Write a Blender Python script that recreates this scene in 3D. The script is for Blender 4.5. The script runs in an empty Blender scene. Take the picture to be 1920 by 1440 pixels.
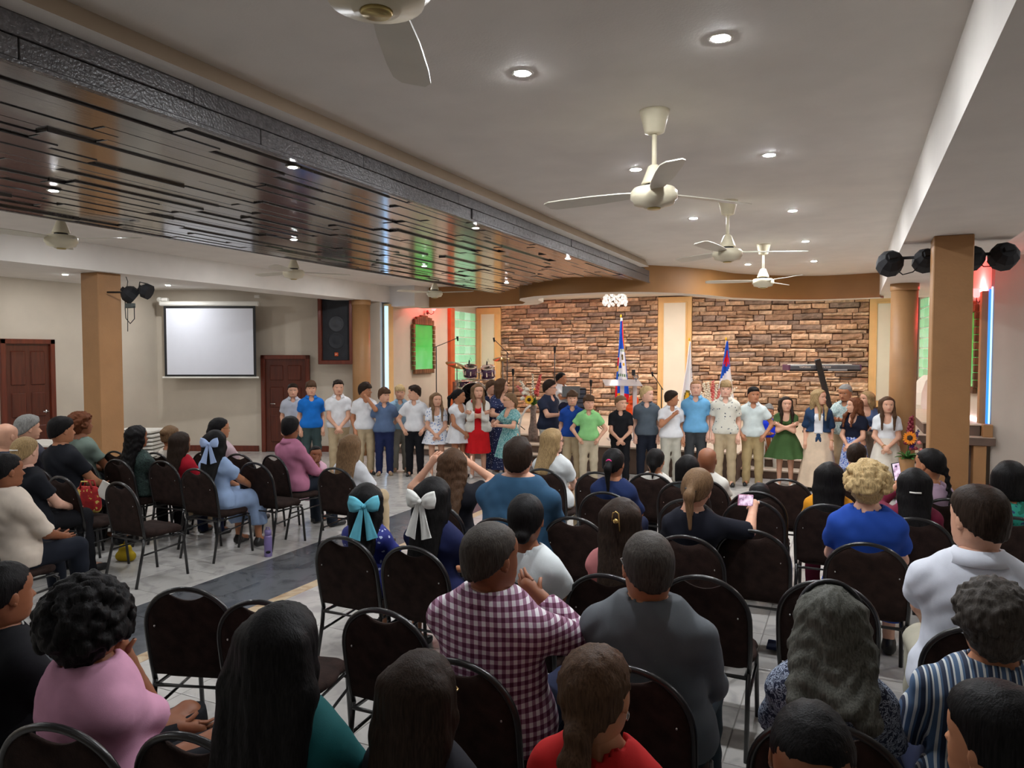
import bpy, bmesh, math, random
import numpy as np
from mathutils import Vector, Matrix

# ------------------------------------------------------------------ camera, world, exposure
scene = bpy.context.scene
COL = scene.collection
FPX, HC = 1370.0, 2.0                       # focal length in pixels of a 1920 wide frame, eye height
PH = math.atan(58 / FPX)                    # slight downward pitch
TH = math.atan(638 / FPX * math.cos(PH))    # camera turned left of the hall's axis (+Y)
FWD = Vector((-math.sin(TH) * math.cos(PH), math.cos(TH) * math.cos(PH), -math.sin(PH)))
RGT = Vector((math.cos(TH), math.sin(TH), 0))
UPV = RGT.cross(FWD)
CAM = Vector((0, 0, HC))
cd = bpy.data.cameras.new('camera'); cam = bpy.data.objects.new('camera', cd); COL.objects.link(cam)
cd.sensor_width = 36; cd.lens = FPX / 1920 * 36; cd.clip_start = 0.05; cd.clip_end = 100
rot = Matrix((RGT, UPV, -FWD)).transposed()
cam.matrix_world = Matrix.Translation(CAM) @ rot.to_4x4()
scene.camera = cam
w = bpy.data.worlds.new('world'); scene.world = w; w.use_nodes = True
w.node_tree.nodes['Background'].inputs[0].default_value = (0.75, 0.8, 0.9, 1)
w.node_tree.nodes['Background'].inputs[1].default_value = 0.05
scene.view_settings.view_transform = 'Standard'; scene.view_settings.look = 'None'
scene.view_settings.gamma = 1.0; scene.view_settings.use_curve_mapping = False
scene.view_settings.exposure = 0.38
scene.cycles.max_bounces = 5; scene.cycles.diffuse_bounces = 3; scene.cycles.glossy_bounces = 2
scene.cycles.transmission_bounces = 4
scene.cycles.sample_clamp_indirect = 4.0
LAMP = 1420.0          # emission of a ceiling downlight lens

R = random.Random(7)
NR = np.random.RandomState(3)

def ray(px, py):
    return FWD + RGT * ((px - 960) / FPX) - UPV * ((py - 720) / FPX)
def at_z(px, py, z):
    d = ray(px, py); return CAM + d * ((z - HC) / d.z)
def at_d(px, py, zc):
    return CAM + ray(px, py) * zc
def bearing(px):
    d = ray(px, 662); return math.degrees(math.atan2(d.x, d.y))

# ------------------------------------------------------------------ mesh helpers
def np_mesh(name, V, groups, smooth=True):
    """V (n,3); groups: list of (faces array (m,k), material index)."""
    me = bpy.data.meshes.new(name)
    V = np.asarray(V, np.float32)
    groups = [(np.asarray(f, np.int32), m) for f, m in groups if len(f)]
    me.vertices.add(len(V)); me.vertices.foreach_set('co', V.ravel())
    nl = sum(f.size for f, m in groups); nf = sum(len(f) for f, m in groups)
    me.loops.add(nl); me.polygons.add(nf)
    me.loops.foreach_set('vertex_index', np.concatenate([f.ravel() for f, m in groups]))
    tot = np.concatenate([np.full(len(f), f.shape[1], np.int32) for f, m in groups])
    start = np.concatenate([[0], np.cumsum(tot)[:-1]]).astype(np.int32)
    me.polygons.foreach_set('loop_start', start)
    me.polygons.foreach_set('material_index', np.concatenate([np.full(len(f), m, np.int32) for f, m in groups]))
    me.polygons.foreach_set('use_smooth', np.full(nf, smooth, bool))
    me.update(calc_edges=True); me.validate()
    return me

def link(name, me, mats, parent=None):
    o = bpy.data.objects.new(name, me); COL.objects.link(o)
    if me is not None and mats is not None and not len(me.materials):
        for m in (mats if isinstance(mats, (list, tuple)) else [mats]): me.materials.append(m)
    if parent: o.parent = parent
    return o

def empty(name, loc=(0, 0, 0), rz=0):
    o = bpy.data.objects.new(name, None); COL.objects.link(o)
    o.location = loc; o.rotation_euler = (0, 0, rz); o.empty_display_size = .1
    return o

def tag(o, label, cat, group=None):
    o['label'] = label; o['category'] = cat
    if group: o['group'] = group
    return o
def struct(o):
    o['kind'] = 'structure'; return o

class MB:
    """collects shapes into one mesh"""
    def __init__(s): s.v = []; s.f = []; s.m = []; s.sm = []
    def add(s, vs, fs, m=0, sm=False):
        b = len(s.v); s.v += [tuple(v) for v in vs]
        for f in fs: s.f.append([i + b for i in f]); s.m.append(m); s.sm.append(sm)
        return s
    def box(s, x0, x1, y0, y1, z0, z1, m=0, M=None):
        vs = [Vector((x, y, z)) for z in (z0, z1) for y in (y0, y1) for x in (x0, x1)]
        if M is not None: vs = [M @ v for v in vs]
        return s.add(vs, [(0, 2, 3, 1), (4, 5, 7, 6), (0, 1, 5, 4), (2, 6, 7, 3), (0, 4, 6, 2), (1, 3, 7, 5)], m)
    def bbox(s, x0, x1, y0, y1, z0, z1, b=.004, m=0, M=None):
        """box with chamfered edges"""
        vs = []; 
        for (sx, sy, sz) in [(a, b_, c) for a in (0, 1) for b_ in (0, 1) for c in (0, 1)]:
            X = (x0, x1)[sx]; Y = (y0, y1)[sy]; Z = (z0, z1)[sz]
            ix = b if sx == 0 else -b; iy = b if sy == 0 else -b; iz = b if sz == 0 else -b
            vs += [Vector((X, Y + iy, Z + iz)), Vector((X + ix, Y, Z + iz)), Vector((X + ix, Y + iy, Z))]
        if M is not None: vs = [M @ v for v in vs]
        def I(sx, sy, sz, k): return (sx * 4 + sy * 2 + sz) * 3 + k
        fs = []
        for a in (0, 1):
            q = [I(a, 0, 0, 0), I(a, 1, 0, 0), I(a, 1, 1, 0), I(a, 0, 1, 0)]; fs.append(q if a else q[::-1])
            q = [I(0, a, 0, 1), I(0, a, 1, 1), I(1, a, 1, 1), I(1, a, 0, 1)]; fs.append(q if a else q[::-1])
            q = [I(0, 0, a, 2), I(1, 0, a, 2), I(1, 1, a, 2), I(0, 1, a, 2)]; fs.append(q if a else q[::-1])
        for a in (0, 1):
            for c in (0, 1):
                q = [I(0, a, c, 1), I(0, a, c, 2), I(1, a, c, 2), I(1, a, c, 1)]; fs.append(q)
                q = [I(a, 0, c, 0), I(a, 0, c, 2), I(a, 1, c, 2), I(a, 1, c, 0)]; fs.append(q)
                q = [I(a, c, 0, 0), I(a, c, 0, 1), I(a, c, 1, 1), I(a, c, 1, 0)]; fs.append(q)
                for e in (0, 1): fs.append([I(a, c, e, 0), I(a, c, e, 1), I(a, c, e, 2)])
        s.add(vs, fs, m); s._fix = True
        return s
    def tube(s, pts, r, n=8, m=0, caps=True, closed=False):
        pts = [Vector(p) for p in pts]; k = len(pts)
        rs = r if isinstance(r, (list, tuple)) else [r] * k
        vs = []; prev = None
        for i, p in enumerate(pts):
            a = pts[i - 1] if (i > 0 or closed) else p; b = pts[(i + 1) % k] if (i < k - 1 or closed) else p
            t = (b - a); t = t.normalized() if t.length > 1e-9 else Vector((0, 0, 1))
            if prev is None:
                ref = Vector((0, 0, 1)) if abs(t.z) < .9 else Vector((1, 0, 0))
                u = t.cross(ref).normalized()
            else:
                u = prev - t * prev.dot(t); u = u.normalized() if u.length > 1e-6 else t.orthogonal().normalized()
            prev = u; v = t.cross(u)
            for j in range(n):
                an = 2 * math.pi * j / n
                vs.append(p + (u * math.cos(an) + v * math.sin(an)) * rs[i])
        fs = []
        for i in range(k if closed else k - 1):
            for j in range(n):
                a = i * n; b = ((i + 1) % k) * n
                fs.append((a + j, a + (j + 1) % n, b + (j + 1) % n, b + j))
        if caps and not closed:
            fs.append(tuple(range(n))[::-1]); fs.append(tuple(range((k - 1) * n, k * n)))
        return s.add(vs, fs, m, True)
    def lathe(s, prof, n=20, m=0, c=(0, 0, 0), M=None, smooth=True):
        """prof: list of (r,z)"""
        vs = []; c = Vector(c)
        for r, z in prof:
            for j in range(n):
                a = 2 * math.pi * j / n
                p = Vector((r * math.cos(a), r * math.sin(a), z))
                vs.append((M @ p if M is not None else p) + c)
        fs = []
        for i in range(len(prof) - 1):
            for j in range(n):
                fs.append((i * n + j, i * n + (j + 1) % n, (i + 1) * n + (j + 1) % n, (i + 1) * n + j))
        if prof[0][0] > 1e-4: fs.append(tuple(range(n))[::-1])
        if prof[-1][0] > 1e-4: fs.append(tuple(range((len(prof) - 1) * n, len(prof) * n)))
        return s.add(vs, fs, m, smooth)
    def ball(s, c, r, n=10, k=6, m=0, M=None):
        r = (r, r, r) if not hasattr(r, '__len__') else r
        vs = []; c = Vector(c)
        for i in range(k + 1):
            t = math.pi * i / k
            for j in range(n):
                a = 2 * math.pi * j / n
                p = Vector((r[0] * math.sin(t) * math.cos(a), r[1] * math.sin(t) * math.sin(a), -r[2] * math.cos(t)))
                vs.append((M @ p if M is not None else p) + c)
        fs = [(i * n + j, i * n + (j + 1) % n, (i + 1) * n + (j + 1) % n, (i + 1) * n + j) for i in range(k) for j in range(n)]
        return s.add(vs, fs, m, True)
    def prism(s, poly, z0, z1, m=0, M=None):
        n = len(poly)
        vs = [Vector((x, y, z0)) for x, y in poly] + [Vector((x, y, z1)) for x, y in poly]
        if M is not None: vs = [M @ v for v in vs]
        fs = [tuple(range(n))[::-1], tuple(range(n, 2 * n))] + [(i, (i + 1) % n, n + (i + 1) % n, n + i) for i in range(n)]
        return s.add(vs, fs, m)
    def mesh(s, name, clean=False):
        me = bpy.data.meshes.new(name); me.from_pydata(s.v, [], s.f)
        me.polygons.foreach_set('material_index', s.m); me.polygons.foreach_set('use_smooth', s.sm)
        if clean or getattr(s, '_fix', False):
            bm = bmesh.new(); bm.from_mesh(me)
            bmesh.ops.recalc_face_normals(bm, faces=bm.faces); bm.to_mesh(me); bm.free()
        me.validate(); me.update()
        return me
    def build(s, name, mats, parent=None, clean=False):
        return link(name, s.mesh(name, clean), mats, parent)

# ------------------------------------------------------------------ materials
MATS = {}
def lin(r, g, b):
    f = lambda c: (c / 255 / 12.92) if c / 255 <= .04045 else ((c / 255 + .055) / 1.055) ** 2.4
    return (f(r), f(g), f(b))
def _base(name):
    m = bpy.data.materials.new(name); m.use_nodes = True
    nt = m.node_tree; return m, nt, nt.nodes['Principled BSDF']
def N(nt, t, **kw):
    n = nt.nodes.new(t)
    for k, v in kw.items():
        if k.startswith('i_'):
            key = k[2:]; key = int(key) if key.isdigit() else key.replace('_', ' ')
            n.inputs[key].default_value = v
        else: setattr(n, k, v)
    return n
def mix(nt, a, b, fac):
    n = nt.nodes.new('ShaderNodeMix'); n.data_type = 'RGBA'
    for s, v in ((n.inputs[6], a), (n.inputs[7], b)):
        if isinstance(v, tuple): s.default_value = (*v[:3], 1)
        else: nt.links.new(v, s)
    if isinstance(fac, (int, float)): n.inputs[0].default_value = fac
    else: nt.links.new(fac, n.inputs[0])
    return n.outputs[2]
def math_n(nt, op, a, b=None):
    n = nt.nodes.new('ShaderNodeMath'); n.operation = op
    for i, v in enumerate((a, b)):
        if v is None: continue
        if isinstance(v, (int, float)): n.inputs[i].default_value = v
        else: nt.links.new(v, n.inputs[i])
    return n.outputs[0]
def ramp(nt, fac, stops, interp='LINEAR'):
    n = nt.nodes.new('ShaderNodeValToRGB'); n.color_ramp.interpolation = interp
    e = n.color_ramp.elements
    while len(e) < len(stops): e.new(.5)
    for i, (p, c) in enumerate(stops): e[i].position = p; e[i].color = (*c[:3], 1)
    nt.links.new(fac, n.inputs[0]); return n.outputs[0]

def pmat(name, col, rough=.6, metal=0, var=.12, scale=6, bump=0, bscale=60, coat=0, spec=.5, rand=0, sheen=0, stretch=None):
    """general procedural material: base colour with noise variation, optional bump and per-object variation"""
    if name in MATS: return MATS[name]
    m, nt, b = _base(name)
    tc = N(nt, 'ShaderNodeTexCoord'); src = tc.outputs['Object']
    if stretch:
        mp = N(nt, 'ShaderNodeMapping'); mp.inputs['Scale'].default_value = stretch
        nt.links.new(src, mp.inputs[0]); src = mp.outputs[0]
    no = N(nt, 'ShaderNodeTexNoise', i_Scale=scale, i_Detail=4.0); nt.links.new(src, no.inputs['Vector'])
    c0 = tuple(max(0, c * (1 - var)) for c in col); c1 = tuple(min(1, c * (1 + var)) for c in col)
    cr = ramp(nt, no.outputs[0], [(.3, c0), (.7, c1)])
    if rand:
        oi = N(nt, 'ShaderNodeObjectInfo')
        v = math_n(nt, 'ADD', math_n(nt, 'MULTIPLY', oi.outputs['Random'], 2 * rand), 1 - rand)
        hs = N(nt, 'ShaderNodeHueSaturation'); nt.links.new(cr, hs.inputs['Color']); nt.links.new(v, hs.inputs['Value']); cr = hs.outputs[0]
    nt.links.new(cr, b.inputs['Base Color'])
    b.inputs['Roughness'].default_value = rough; b.inputs['Metallic'].default_value = metal
    b.inputs['Specular IOR Level'].default_value = spec
    if coat: b.inputs['Coat Weight'].default_value = coat; b.inputs['Coat Roughness'].default_value = .12
    if sheen: b.inputs['Sheen Weight'].default_value = sheen
    if bump:
        n2 = N(nt, 'ShaderNodeTexNoise', i_Scale=bscale, i_Detail=3.0); nt.links.new(src, n2.inputs['Vector'])
        bp = N(nt, 'ShaderNodeBump', i_Strength=bump, i_Distance=.01); nt.links.new(n2.outputs[0], bp.inputs['Height'])
        nt.links.new(bp.outputs[0], b.inputs['Normal'])
    MATS[name] = m; return m
def emat(name, col, strength, rough=.4):
    if name in MATS: return MATS[name]
    m, nt, b = _base(name)
    b.inputs['Base Color'].default_value = (*col, 1); b.inputs['Roughness'].default_value = rough
    b.inputs['Emission Color'].default_value = (*col, 1); b.inputs['Emission Strength'].default_value = strength
    MATS[name] = m; return m

def pattern(name, kind, cols, s=1.0, rough=.8):
    """cloth prints, in object space"""
    if name in MATS: return MATS[name]
    m, nt, b = _base(name)
    tc = N(nt, 'ShaderNodeTexCoord'); src = tc.outputs['Object']
    sep = N(nt, 'ShaderNodeSeparateXYZ'); nt.links.new(src, sep.inputs[0])
    def sq(o, f):    # square wave 0/1
        return math_n(nt, 'GREATER_THAN', math_n(nt, 'FRACT', math_n(nt, 'MULTIPLY', o, f)), .5)
    if kind == 'gingham':
        hx = math_n(nt, 'ADD', sep.outputs[0], math_n(nt, 'MULTIPLY', sep.outputs[1], .6))
        t = math_n(nt, 'MULTIPLY', math_n(nt, 'ADD', sq(hx, 38 * s), sq(sep.outputs[2], 38 * s)), .5)
        c = ramp(nt, t, [(0, cols[0]), (.34, cols[1]), (.75, cols[2])], 'CONSTANT')
    elif kind == 'stripes':
        a = sep.outputs[0]
        f = math_n(nt, 'FRACT', math_n(nt, 'MULTIPLY', a, 17 * s))
        c = ramp(nt, f, [(0, cols[0]), (.2, cols[1]), (.32, cols[0]), (.42, cols[2]), (.62, cols[1]), (.7, cols[0]), (.82, cols[2]), (.92, cols[1])], 'CONSTANT')
    elif kind == 'floral':
        vo = N(nt, 'ShaderNodeTexVoronoi', i_Scale=26 * s); nt.links.new(src, vo.inputs['Vector'])
        no = N(nt, 'ShaderNodeTexNoise', i_Scale=70 * s, i_Detail=2.0); nt.links.new(src, no.inputs['Vector'])
        t = math_n(nt, 'ADD', vo.outputs['Distance'], math_n(nt, 'MULTIPLY', no.outputs[0], .45))
        c = ramp(nt, t, [(0, cols[1]), (.42, cols[2]), (.52, cols[0])], 'CONSTANT')
    elif kind == 'squiggle':
        no = N(nt, 'ShaderNodeTexNoise', i_Scale=42 * s, i_Detail=1.0, i_Distortion=1.2); nt.links.new(src, no.inputs['Vector'])
        c = ramp(nt, no.outputs[0], [(0, cols[0]), (.47, cols[1]), (.54, cols[0]), (.60, cols[1]), (.66, cols[2])], 'CONSTANT')
    else:            # big blotches
        no = N(nt, 'ShaderNodeTexNoise', i_Scale=14 * s, i_Detail=2.0); nt.links.new(src, no.inputs['Vector'])
        c = ramp(nt, no.outputs[0], [(0, cols[0]), (.45, cols[1]), (.58, cols[2])], 'CONSTANT')
    nt.links.new(c, b.inputs['Base Color']); b.inputs['Roughness'].default_value = rough
    MATS[name] = m; return m

def hair_mat(col):
    name = 'hair_%.3f_%.3f' % (col[0], col[2])
    if name in MATS: return MATS[name]
    m, nt, b = _base(name)
    tc = N(nt, 'ShaderNodeTexCoord'); mp = N(nt, 'ShaderNodeMapping'); mp.inputs['Scale'].default_value = (1, 1, .10)
    nt.links.new(tc.outputs['Object'], mp.inputs[0])
    no = N(nt, 'ShaderNodeTexNoise', i_Scale=210.0, i_Detail=4.0); nt.links.new(mp.outputs[0], no.inputs['Vector'])
    c = ramp(nt, no.outputs[0], [(.28, tuple(x * .5 for x in col)), (.5, col), (.75, tuple(min(1, x * 1.45 + .002) for x in col))])
    nt.links.new(c, b.inputs['Base Color']); b.inputs['Roughness'].default_value = .5
    b.inputs['Specular IOR Level'].default_value = .09
    bp = N(nt, 'ShaderNodeBump', i_Strength=.5, i_Distance=.004); nt.links.new(no.outputs[0], bp.inputs['Height']); nt.links.new(bp.outputs[0], b.inputs['Normal'])
    MATS[name] = m; return m
def skin_mat(col):
    name = 'skin_%.3f' % col[0]
    if name in MATS: return MATS[name]
    m = pmat(name, col, rough=.5, var=.08, scale=14, spec=.35)
    b = m.node_tree.nodes['Principled BSDF']
    b.inputs['Subsurface Weight'].default_value = 0.0
    return m
def cloth(col, rough=.85, var=.1, name=None):
    return pmat(name or 'cloth_%.3f_%.3f_%.3f' % tuple(col), col, rough=rough, var=var, scale=9, bump=.06, bscale=300, spec=.2)
# ------------------------------------------------------------------ the hall
CEIL, BEAM_L, BEAM_R = 3.36, 3.03, 2.99
M_ceil = pmat('ceiling_paint', lin(226, 220, 212), .8, var=.04, scale=3, bump=.08, bscale=90)
M_wall = pmat('wall_paint', lin(204, 192, 174), .8, var=.05, scale=2, bump=.1, bscale=70)
M_wallr = pmat('wall_paint_right', lin(196, 186, 174), .8, var=.05, scale=2, bump=.1, bscale=70)
M_shadestrip = pmat('shaded_strip_tan', lin(160, 140, 118), .85, var=.06, scale=3)
M_tan = pmat('tan_column_paint', lin(166, 122, 78), .55, var=.07, scale=4, bump=.15, bscale=40)
M_gold = pmat('ochre_soffit_paint', lin(152, 106, 56), .6, var=.06, scale=3)
M_goldlt = pmat('pale_ochre_trim', lin(226, 184, 124), .6, var=.05, scale=5)
M_cream = pmat('cream_panel_paint', lin(226, 218, 200), .6, var=.03, scale=3)
M_plank = pmat('dark_glossy_plank', lin(60, 55, 53), .2, var=.22, scale=9, coat=1.0, rand=.3, stretch=(6, .6, 1), bump=.12, bscale=14)
M_gap = pmat('shadow_gap_backing', (.012, .01, .009), .8, var=.1)
M_fascia = pmat('dark_slate_fascia', lin(84, 80, 80), .26, var=.3, scale=40, bump=.3, bscale=80, rand=.2)
M_black = pmat('black_metal', (.012, .012, .014), .4, var=.2)
M_blackpl = pmat('black_plastic', (.013, .013, .015), .72, var=.2, bump=.1, spec=.3)
M_white = pmat('white_plastic', lin(232, 228, 218), .45, var=.03)
M_fan = pmat('ivory_enamel', lin(226, 216, 188), .35, var=.05)
M_door = pmat('mahogany_door', lin(86, 36, 20), .35, var=.3, scale=5, stretch=(6, 6, .5), coat=.2)
M_doorf = pmat('mahogany_frame', lin(104, 44, 26), .35, var=.25, scale=5, stretch=(5, 5, .5), coat=.2)
M_chrome = pmat('chrome', lin(215, 215, 215), .15, metal=1, var=.05)
M_riser = pmat('brown_riser_paint', lin(104, 84, 72), .7, var=.1)
M_tread = pmat('pale_stage_floor', lin(214, 196, 176), .35, var=.06, scale=3)

def marble(name, c0, c1, rough):
    m, nt, b = _base(name)
    tc = N(nt, 'ShaderNodeTexCoord'); oi = N(nt, 'ShaderNodeObjectInfo')
    ad = N(nt, 'ShaderNodeVectorMath', operation='ADD'); nt.links.new(tc.outputs['Object'], ad.inputs[0])
    sc = N(nt, 'ShaderNodeVectorMath', operation='SCALE'); cx = N(nt, 'ShaderNodeCombineXYZ')
    nt.links.new(oi.outputs['Random'], cx.inputs[0]); nt.links.new(oi.outputs['Random'], cx.inputs[1])
    nt.links.new(cx.outputs[0], sc.inputs[0]); sc.inputs['Scale'].default_value = 37; nt.links.new(sc.outputs[0], ad.inputs[1])
    no = N(nt, 'ShaderNodeTexNoise', i_Scale=3.2, i_Detail=6.0, i_Distortion=1.4); nt.links.new(ad.outputs[0], no.inputs['Vector'])
    nt.links.new(ramp(nt, no.outputs[0], [(.35, c1), (.5, c0), (.62, c0), (.72, c1)]), b.inputs['Base Color'])
    b.inputs['Roughness'].default_value = rough; MATS[name] = m; return m
M_tile = marble('white_marble_tile', lin(200, 196, 190), lin(176, 172, 168), .16)
M_tiled = marble('slate_grey_tile', lin(98, 100, 103), lin(78, 80, 84), .2)
M_border = marble('beige_border_tile', lin(206, 184, 152), lin(168, 136, 100), .25)
M_grout = pmat('grout', lin(150, 146, 140), .8, var=.08)

floor = struct(MB().box(-13.0, 5.2, -6.2, 18.0, -.12, -.006).build('floor', M_grout))
def pxof(p):
    d = Vector(p) - CAM; z = d.dot(FWD)
    return (960 + FPX * d.dot(RGT) / z, 720 - FPX * d.dot(UPV) / z, z) if z > .1 else (-9e3, 0, z)
def tile_mesh(w, l, name):
    return MB().bbox(-w / 2 + .003, w / 2 - .003, -l / 2 + .003, l / 2 - .003, -.006, 0, .0015).mesh(name)
spots = []
for x0, x1 in ((-12.90, -5.10), (-4.14, 4.86)):
    nx = int(round((x1 - x0) / .6))
    for i in range(nx):
        for j in range(30):
            x = x0 + .6 * (i + .5); y = -5.4 + .6 * (j + .5) 
            px, py, z = pxof((x, y, 0)); vis = z > .3 and -60 < px < 1980 and py < 1480
            # open floor in front of and left of the seats shows largest
            spots.append((0 if vis and px < 780 else (1 if vis else 2), z, x, y))
spots.sort()
tm = tile_mesh(.6, .6, 'tile'); tm.materials.append(M_tile)
for k, (a, b_, x, y) in enumerate(spots[:280]):
    o = link('tile', tm, None, floor); o.location = (x, y, 0)
mb = MB()
for a, b_, x, y in spots[280:]:
    mb.box(x - .297, x + .297, y - .297, y + .297, -.006, 0)
o = mb.build('tile_field', M_tile, floor); o['kind'] = 'stuff'
td = tile_mesh(.42, .6, 'dark_tile'); td.materials.append(M_tiled)
tb = tile_mesh(.12, .6, 'border_tile'); tb.materials.append(M_border)
for j in range(28):
    y = -4.5 + .6 * j
    for x in (-4.89, -4.47):
        o = link('dark_tile', td, None, floor); o.location = (x, y + .17, 0)
    for x in (-4.20,):
        o = link('border_tile', tb, None, floor); o.location = (x, y, 0)

# ceilings
def slab(name, x0, x1, y0, y1, z0, z1, m): return struct(MB().box(x0, x1, y0, y1, z0, z1).build(name, m))
slab('ceiling', -8.9, 5.2, -6.2, 18.0, CEIL, CEIL + .15, M_ceil)
slab('ceiling_aisle', -13.0, -8.9, -6.2, 14.2, 3.27, 3.42, M_ceil)
# ceiling lip beside the wooden canopy: sloping face coloured tan to carry its shade, pale underside
EX = 11.3
mb = MB(); mb.add([(-2.776, -6, CEIL), (-2.72, -6, 3.263), (-2.72, 10.6, 3.263), (-2.776, 10.6, CEIL), (-2.95, -6, 3.263), (-2.95, 10.6, 3.263), (-2.95, -6, CEIL), (-2.95, 10.6, CEIL)],
       [(0, 1, 2, 3), (7, 5, 4, 6), (0, 6, 4, 1), (3, 2, 5, 7)], 0)
mb.add([(-2.72, -6, 3.263), (-2.95, -6, 3.263), (-2.95, 10.6, 3.263), (-2.72, 10.6, 3.263)], [(0, 1, 2, 3)], 1)
struct(mb.build('trim_1', [M_shadestrip, M_ceil], clean=False))

# wooden canopy hung below the ceiling
cut = [(-5.9, 12.0), (-5.56, 11.7), (-4.85, 10.8), (-4.46, 10.5), (-3.61, 9.82), (-3.29, 10.13), (-2.89, 10.8), (-2.8, 11.15)]
def yend(x):
    return float(np.interp(x, [c[0] for c in cut], [c[1] for c in cut]))
canopy = tag(empty('wooden_canopy', (0, 0, 3.08)), 'dark glossy wooden canopy of staggered planks hung under the white ceiling', 'canopy')
PB = 3.08
rows = 29; x0c, x1c = -5.83, -2.86; pw = (x1c - x0c) / rows
poly = [(x0c, -3.2), (x1c, -3.2)] + [(x, yend(x) - .01) for x in np.linspace(x1c, x0c, 16)]
MB().prism(poly, .045, .2).build('backing', M_gap, canopy)
nplank = 0
for i in range(rows):
    xa = x0c + i * pw; xm = xa + pw / 2
    y = -3.2 - R.uniform(0, .7); lev = R.choice((0, .012, .024))
    while y < yend(xm) - .05:
        ln = R.uniform(.8, 2.0)
        y2 = min(y + ln, yend(xm))
        if yend(xm) - y2 < .35: y2 = yend(xm)
        lev = R.choice([l for l in (0., .005, .010, .016) if abs(l - lev) > .003])
        g = .0015 if R.random() < .6 else .008
        ya, yb = max(y, -3.2) + .003, y2 - .003
        if yb - ya > .1:
            o = MB().bbox(xa + g, xa + pw - .002, ya, yb, lev, .05, .003).build('plank', M_plank, canopy); nplank += 1
        y = y2
for row, (za, zb) in enumerate(((3.094 - PB, 3.176 - PB), (3.180 - PB, 3.263 - PB))):
    y = -3.2 - .6 * row
    while y < 11.1:
        y2 = min(y + R.uniform(1.15, 1.35), 11.12); pr = R.choice((0, .006, .012))
        MB().bbox(-2.87, -2.846 + pr, max(y, -3.2) + .002, y2 - .002, za, zb, .003).build('fascia_tile', M_fascia, canopy); y = y2
MB().box(-2.872, -2.835, -3.2, 11.12, -.004, .012).build('edge_strip', M_fascia, canopy)
mb = MB(); mb.box(-5.87, -5.832, -3.2, 11.9, -.004, .27); mb.build('edge_board', M_fascia, canopy)

# beams and columns
slab('beam_left', -9.2, -8.6, -6.2, 12.6, BEAM_L, CEIL + .1, M_ceil)
mb = MB(); mb.box(.4, 1.24, -6.2, 14.9, BEAM_R, CEIL + .1); struct(mb.build('beam_right', M_ceil))
def col_sq(x, y, z, wx, rz, label):
    t = empty('square_column', (x, y, 0), rz); struct(t)
    MB().bbox(-wx, wx, -wx, wx, 0, z, .008).build('shaft', M_tan, t)
    return t
col_sq(-8.87, 6.4, BEAM_L, .165, 0, '')
col_sq(.757, 7.3, BEAM_R, .147, 0, '')
def col_rd(x, y, z, r):
    t = empty('round_column', (x, y, 0)); struct(t)
    MB().lathe([(r, 0), (r, z - .1)], 32).build('shaft', M_tan, t)
    MB().lathe([(r + .008, z - .1), (r + .012, z - .09), (r + .012, z), ], 32).build('collar', M_tan, t)
col_rd(-8.72, 11.75, BEAM_L, .175)
col_rd(.665, 11.9, BEAM_R, .175)

# walls
A = Vector((-12.84, 10.46, 0)); B = Vector((-8.61, 12.21, 0))
def wall_between(name, p, q, z0, z1, th, m, parent=None):
    p = Vector(p); q = Vector(q); d = (q - p); L = d.length; a = math.atan2(d.y, d.x)
    o = MB().box(0, L, 0, th, z0, z1).build(name, m); o.location = (p.x, p.y, 0); o.rotation_euler = (0, 0, a)
    return struct(o)
slab('wall_left', -13.0, -12.84, -6.2, 10.6, 0, 3.4, M_wall)
wall_between('wall_screen', A, B, 0, 3.4, .2, M_wall)
slab('wall_rear', -13.0, 5.2, -6.35, -6.2, 0, 3.5, M_wall)
slab('wall_right', 5.0, 5.2, -6.2, 11.0, 0, 3.5, M_wallr)
wall_between('wall_diagonal', (1.82, 12.35, 0), (5.1, 10.5, 0), 0, 3.5, .2, M_wallr)
# stage side walls and the back wall
wall_between('wall_stage_left', (-8.62, 12.55, 0), (-9.17, 17.5, 0), 0, 3.4, .15, M_wall)
wall_between('wall_stage_right', (1.25, 17.5, 0), (1.80, 12.5, 0), 0, 3.4, .15, M_wall)
wb = slab('wall_back', -9.6, 1.6, 17.5, 17.7, 0, 3.4, M_riser)
# baseboards
def along(name, p, q, z0, z1, off, th, m, t0=0, t1=1):
    p = Vector(p); q = Vector(q); d = (q - p); a = math.atan2(d.y, d.x)
    o = MB().bbox(d.length * t0, d.length * t1, -off - th, -off, z0, z1, .004).build(name, m); o.location = (p.x, p.y, 0); o.rotation_euler = (0, 0, a); return o
struct(along('baseboard_left', A, B, 0, .12, 0, .025, M_doorf, .0, .455))
struct(along('baseboard_left', A, B, 0, .12, 0, .025, M_doorf, .70, .985))
struct(MB().bbox(-12.84, -12.815, -6, 7.3, 0, .12, .004).build('baseboard_left', M_doorf))
struct(along('baseboard_right', (1.82, 12.35, 0), (5.1, 10.5, 0), 0, .12, 0, .025, M_doorf))

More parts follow.
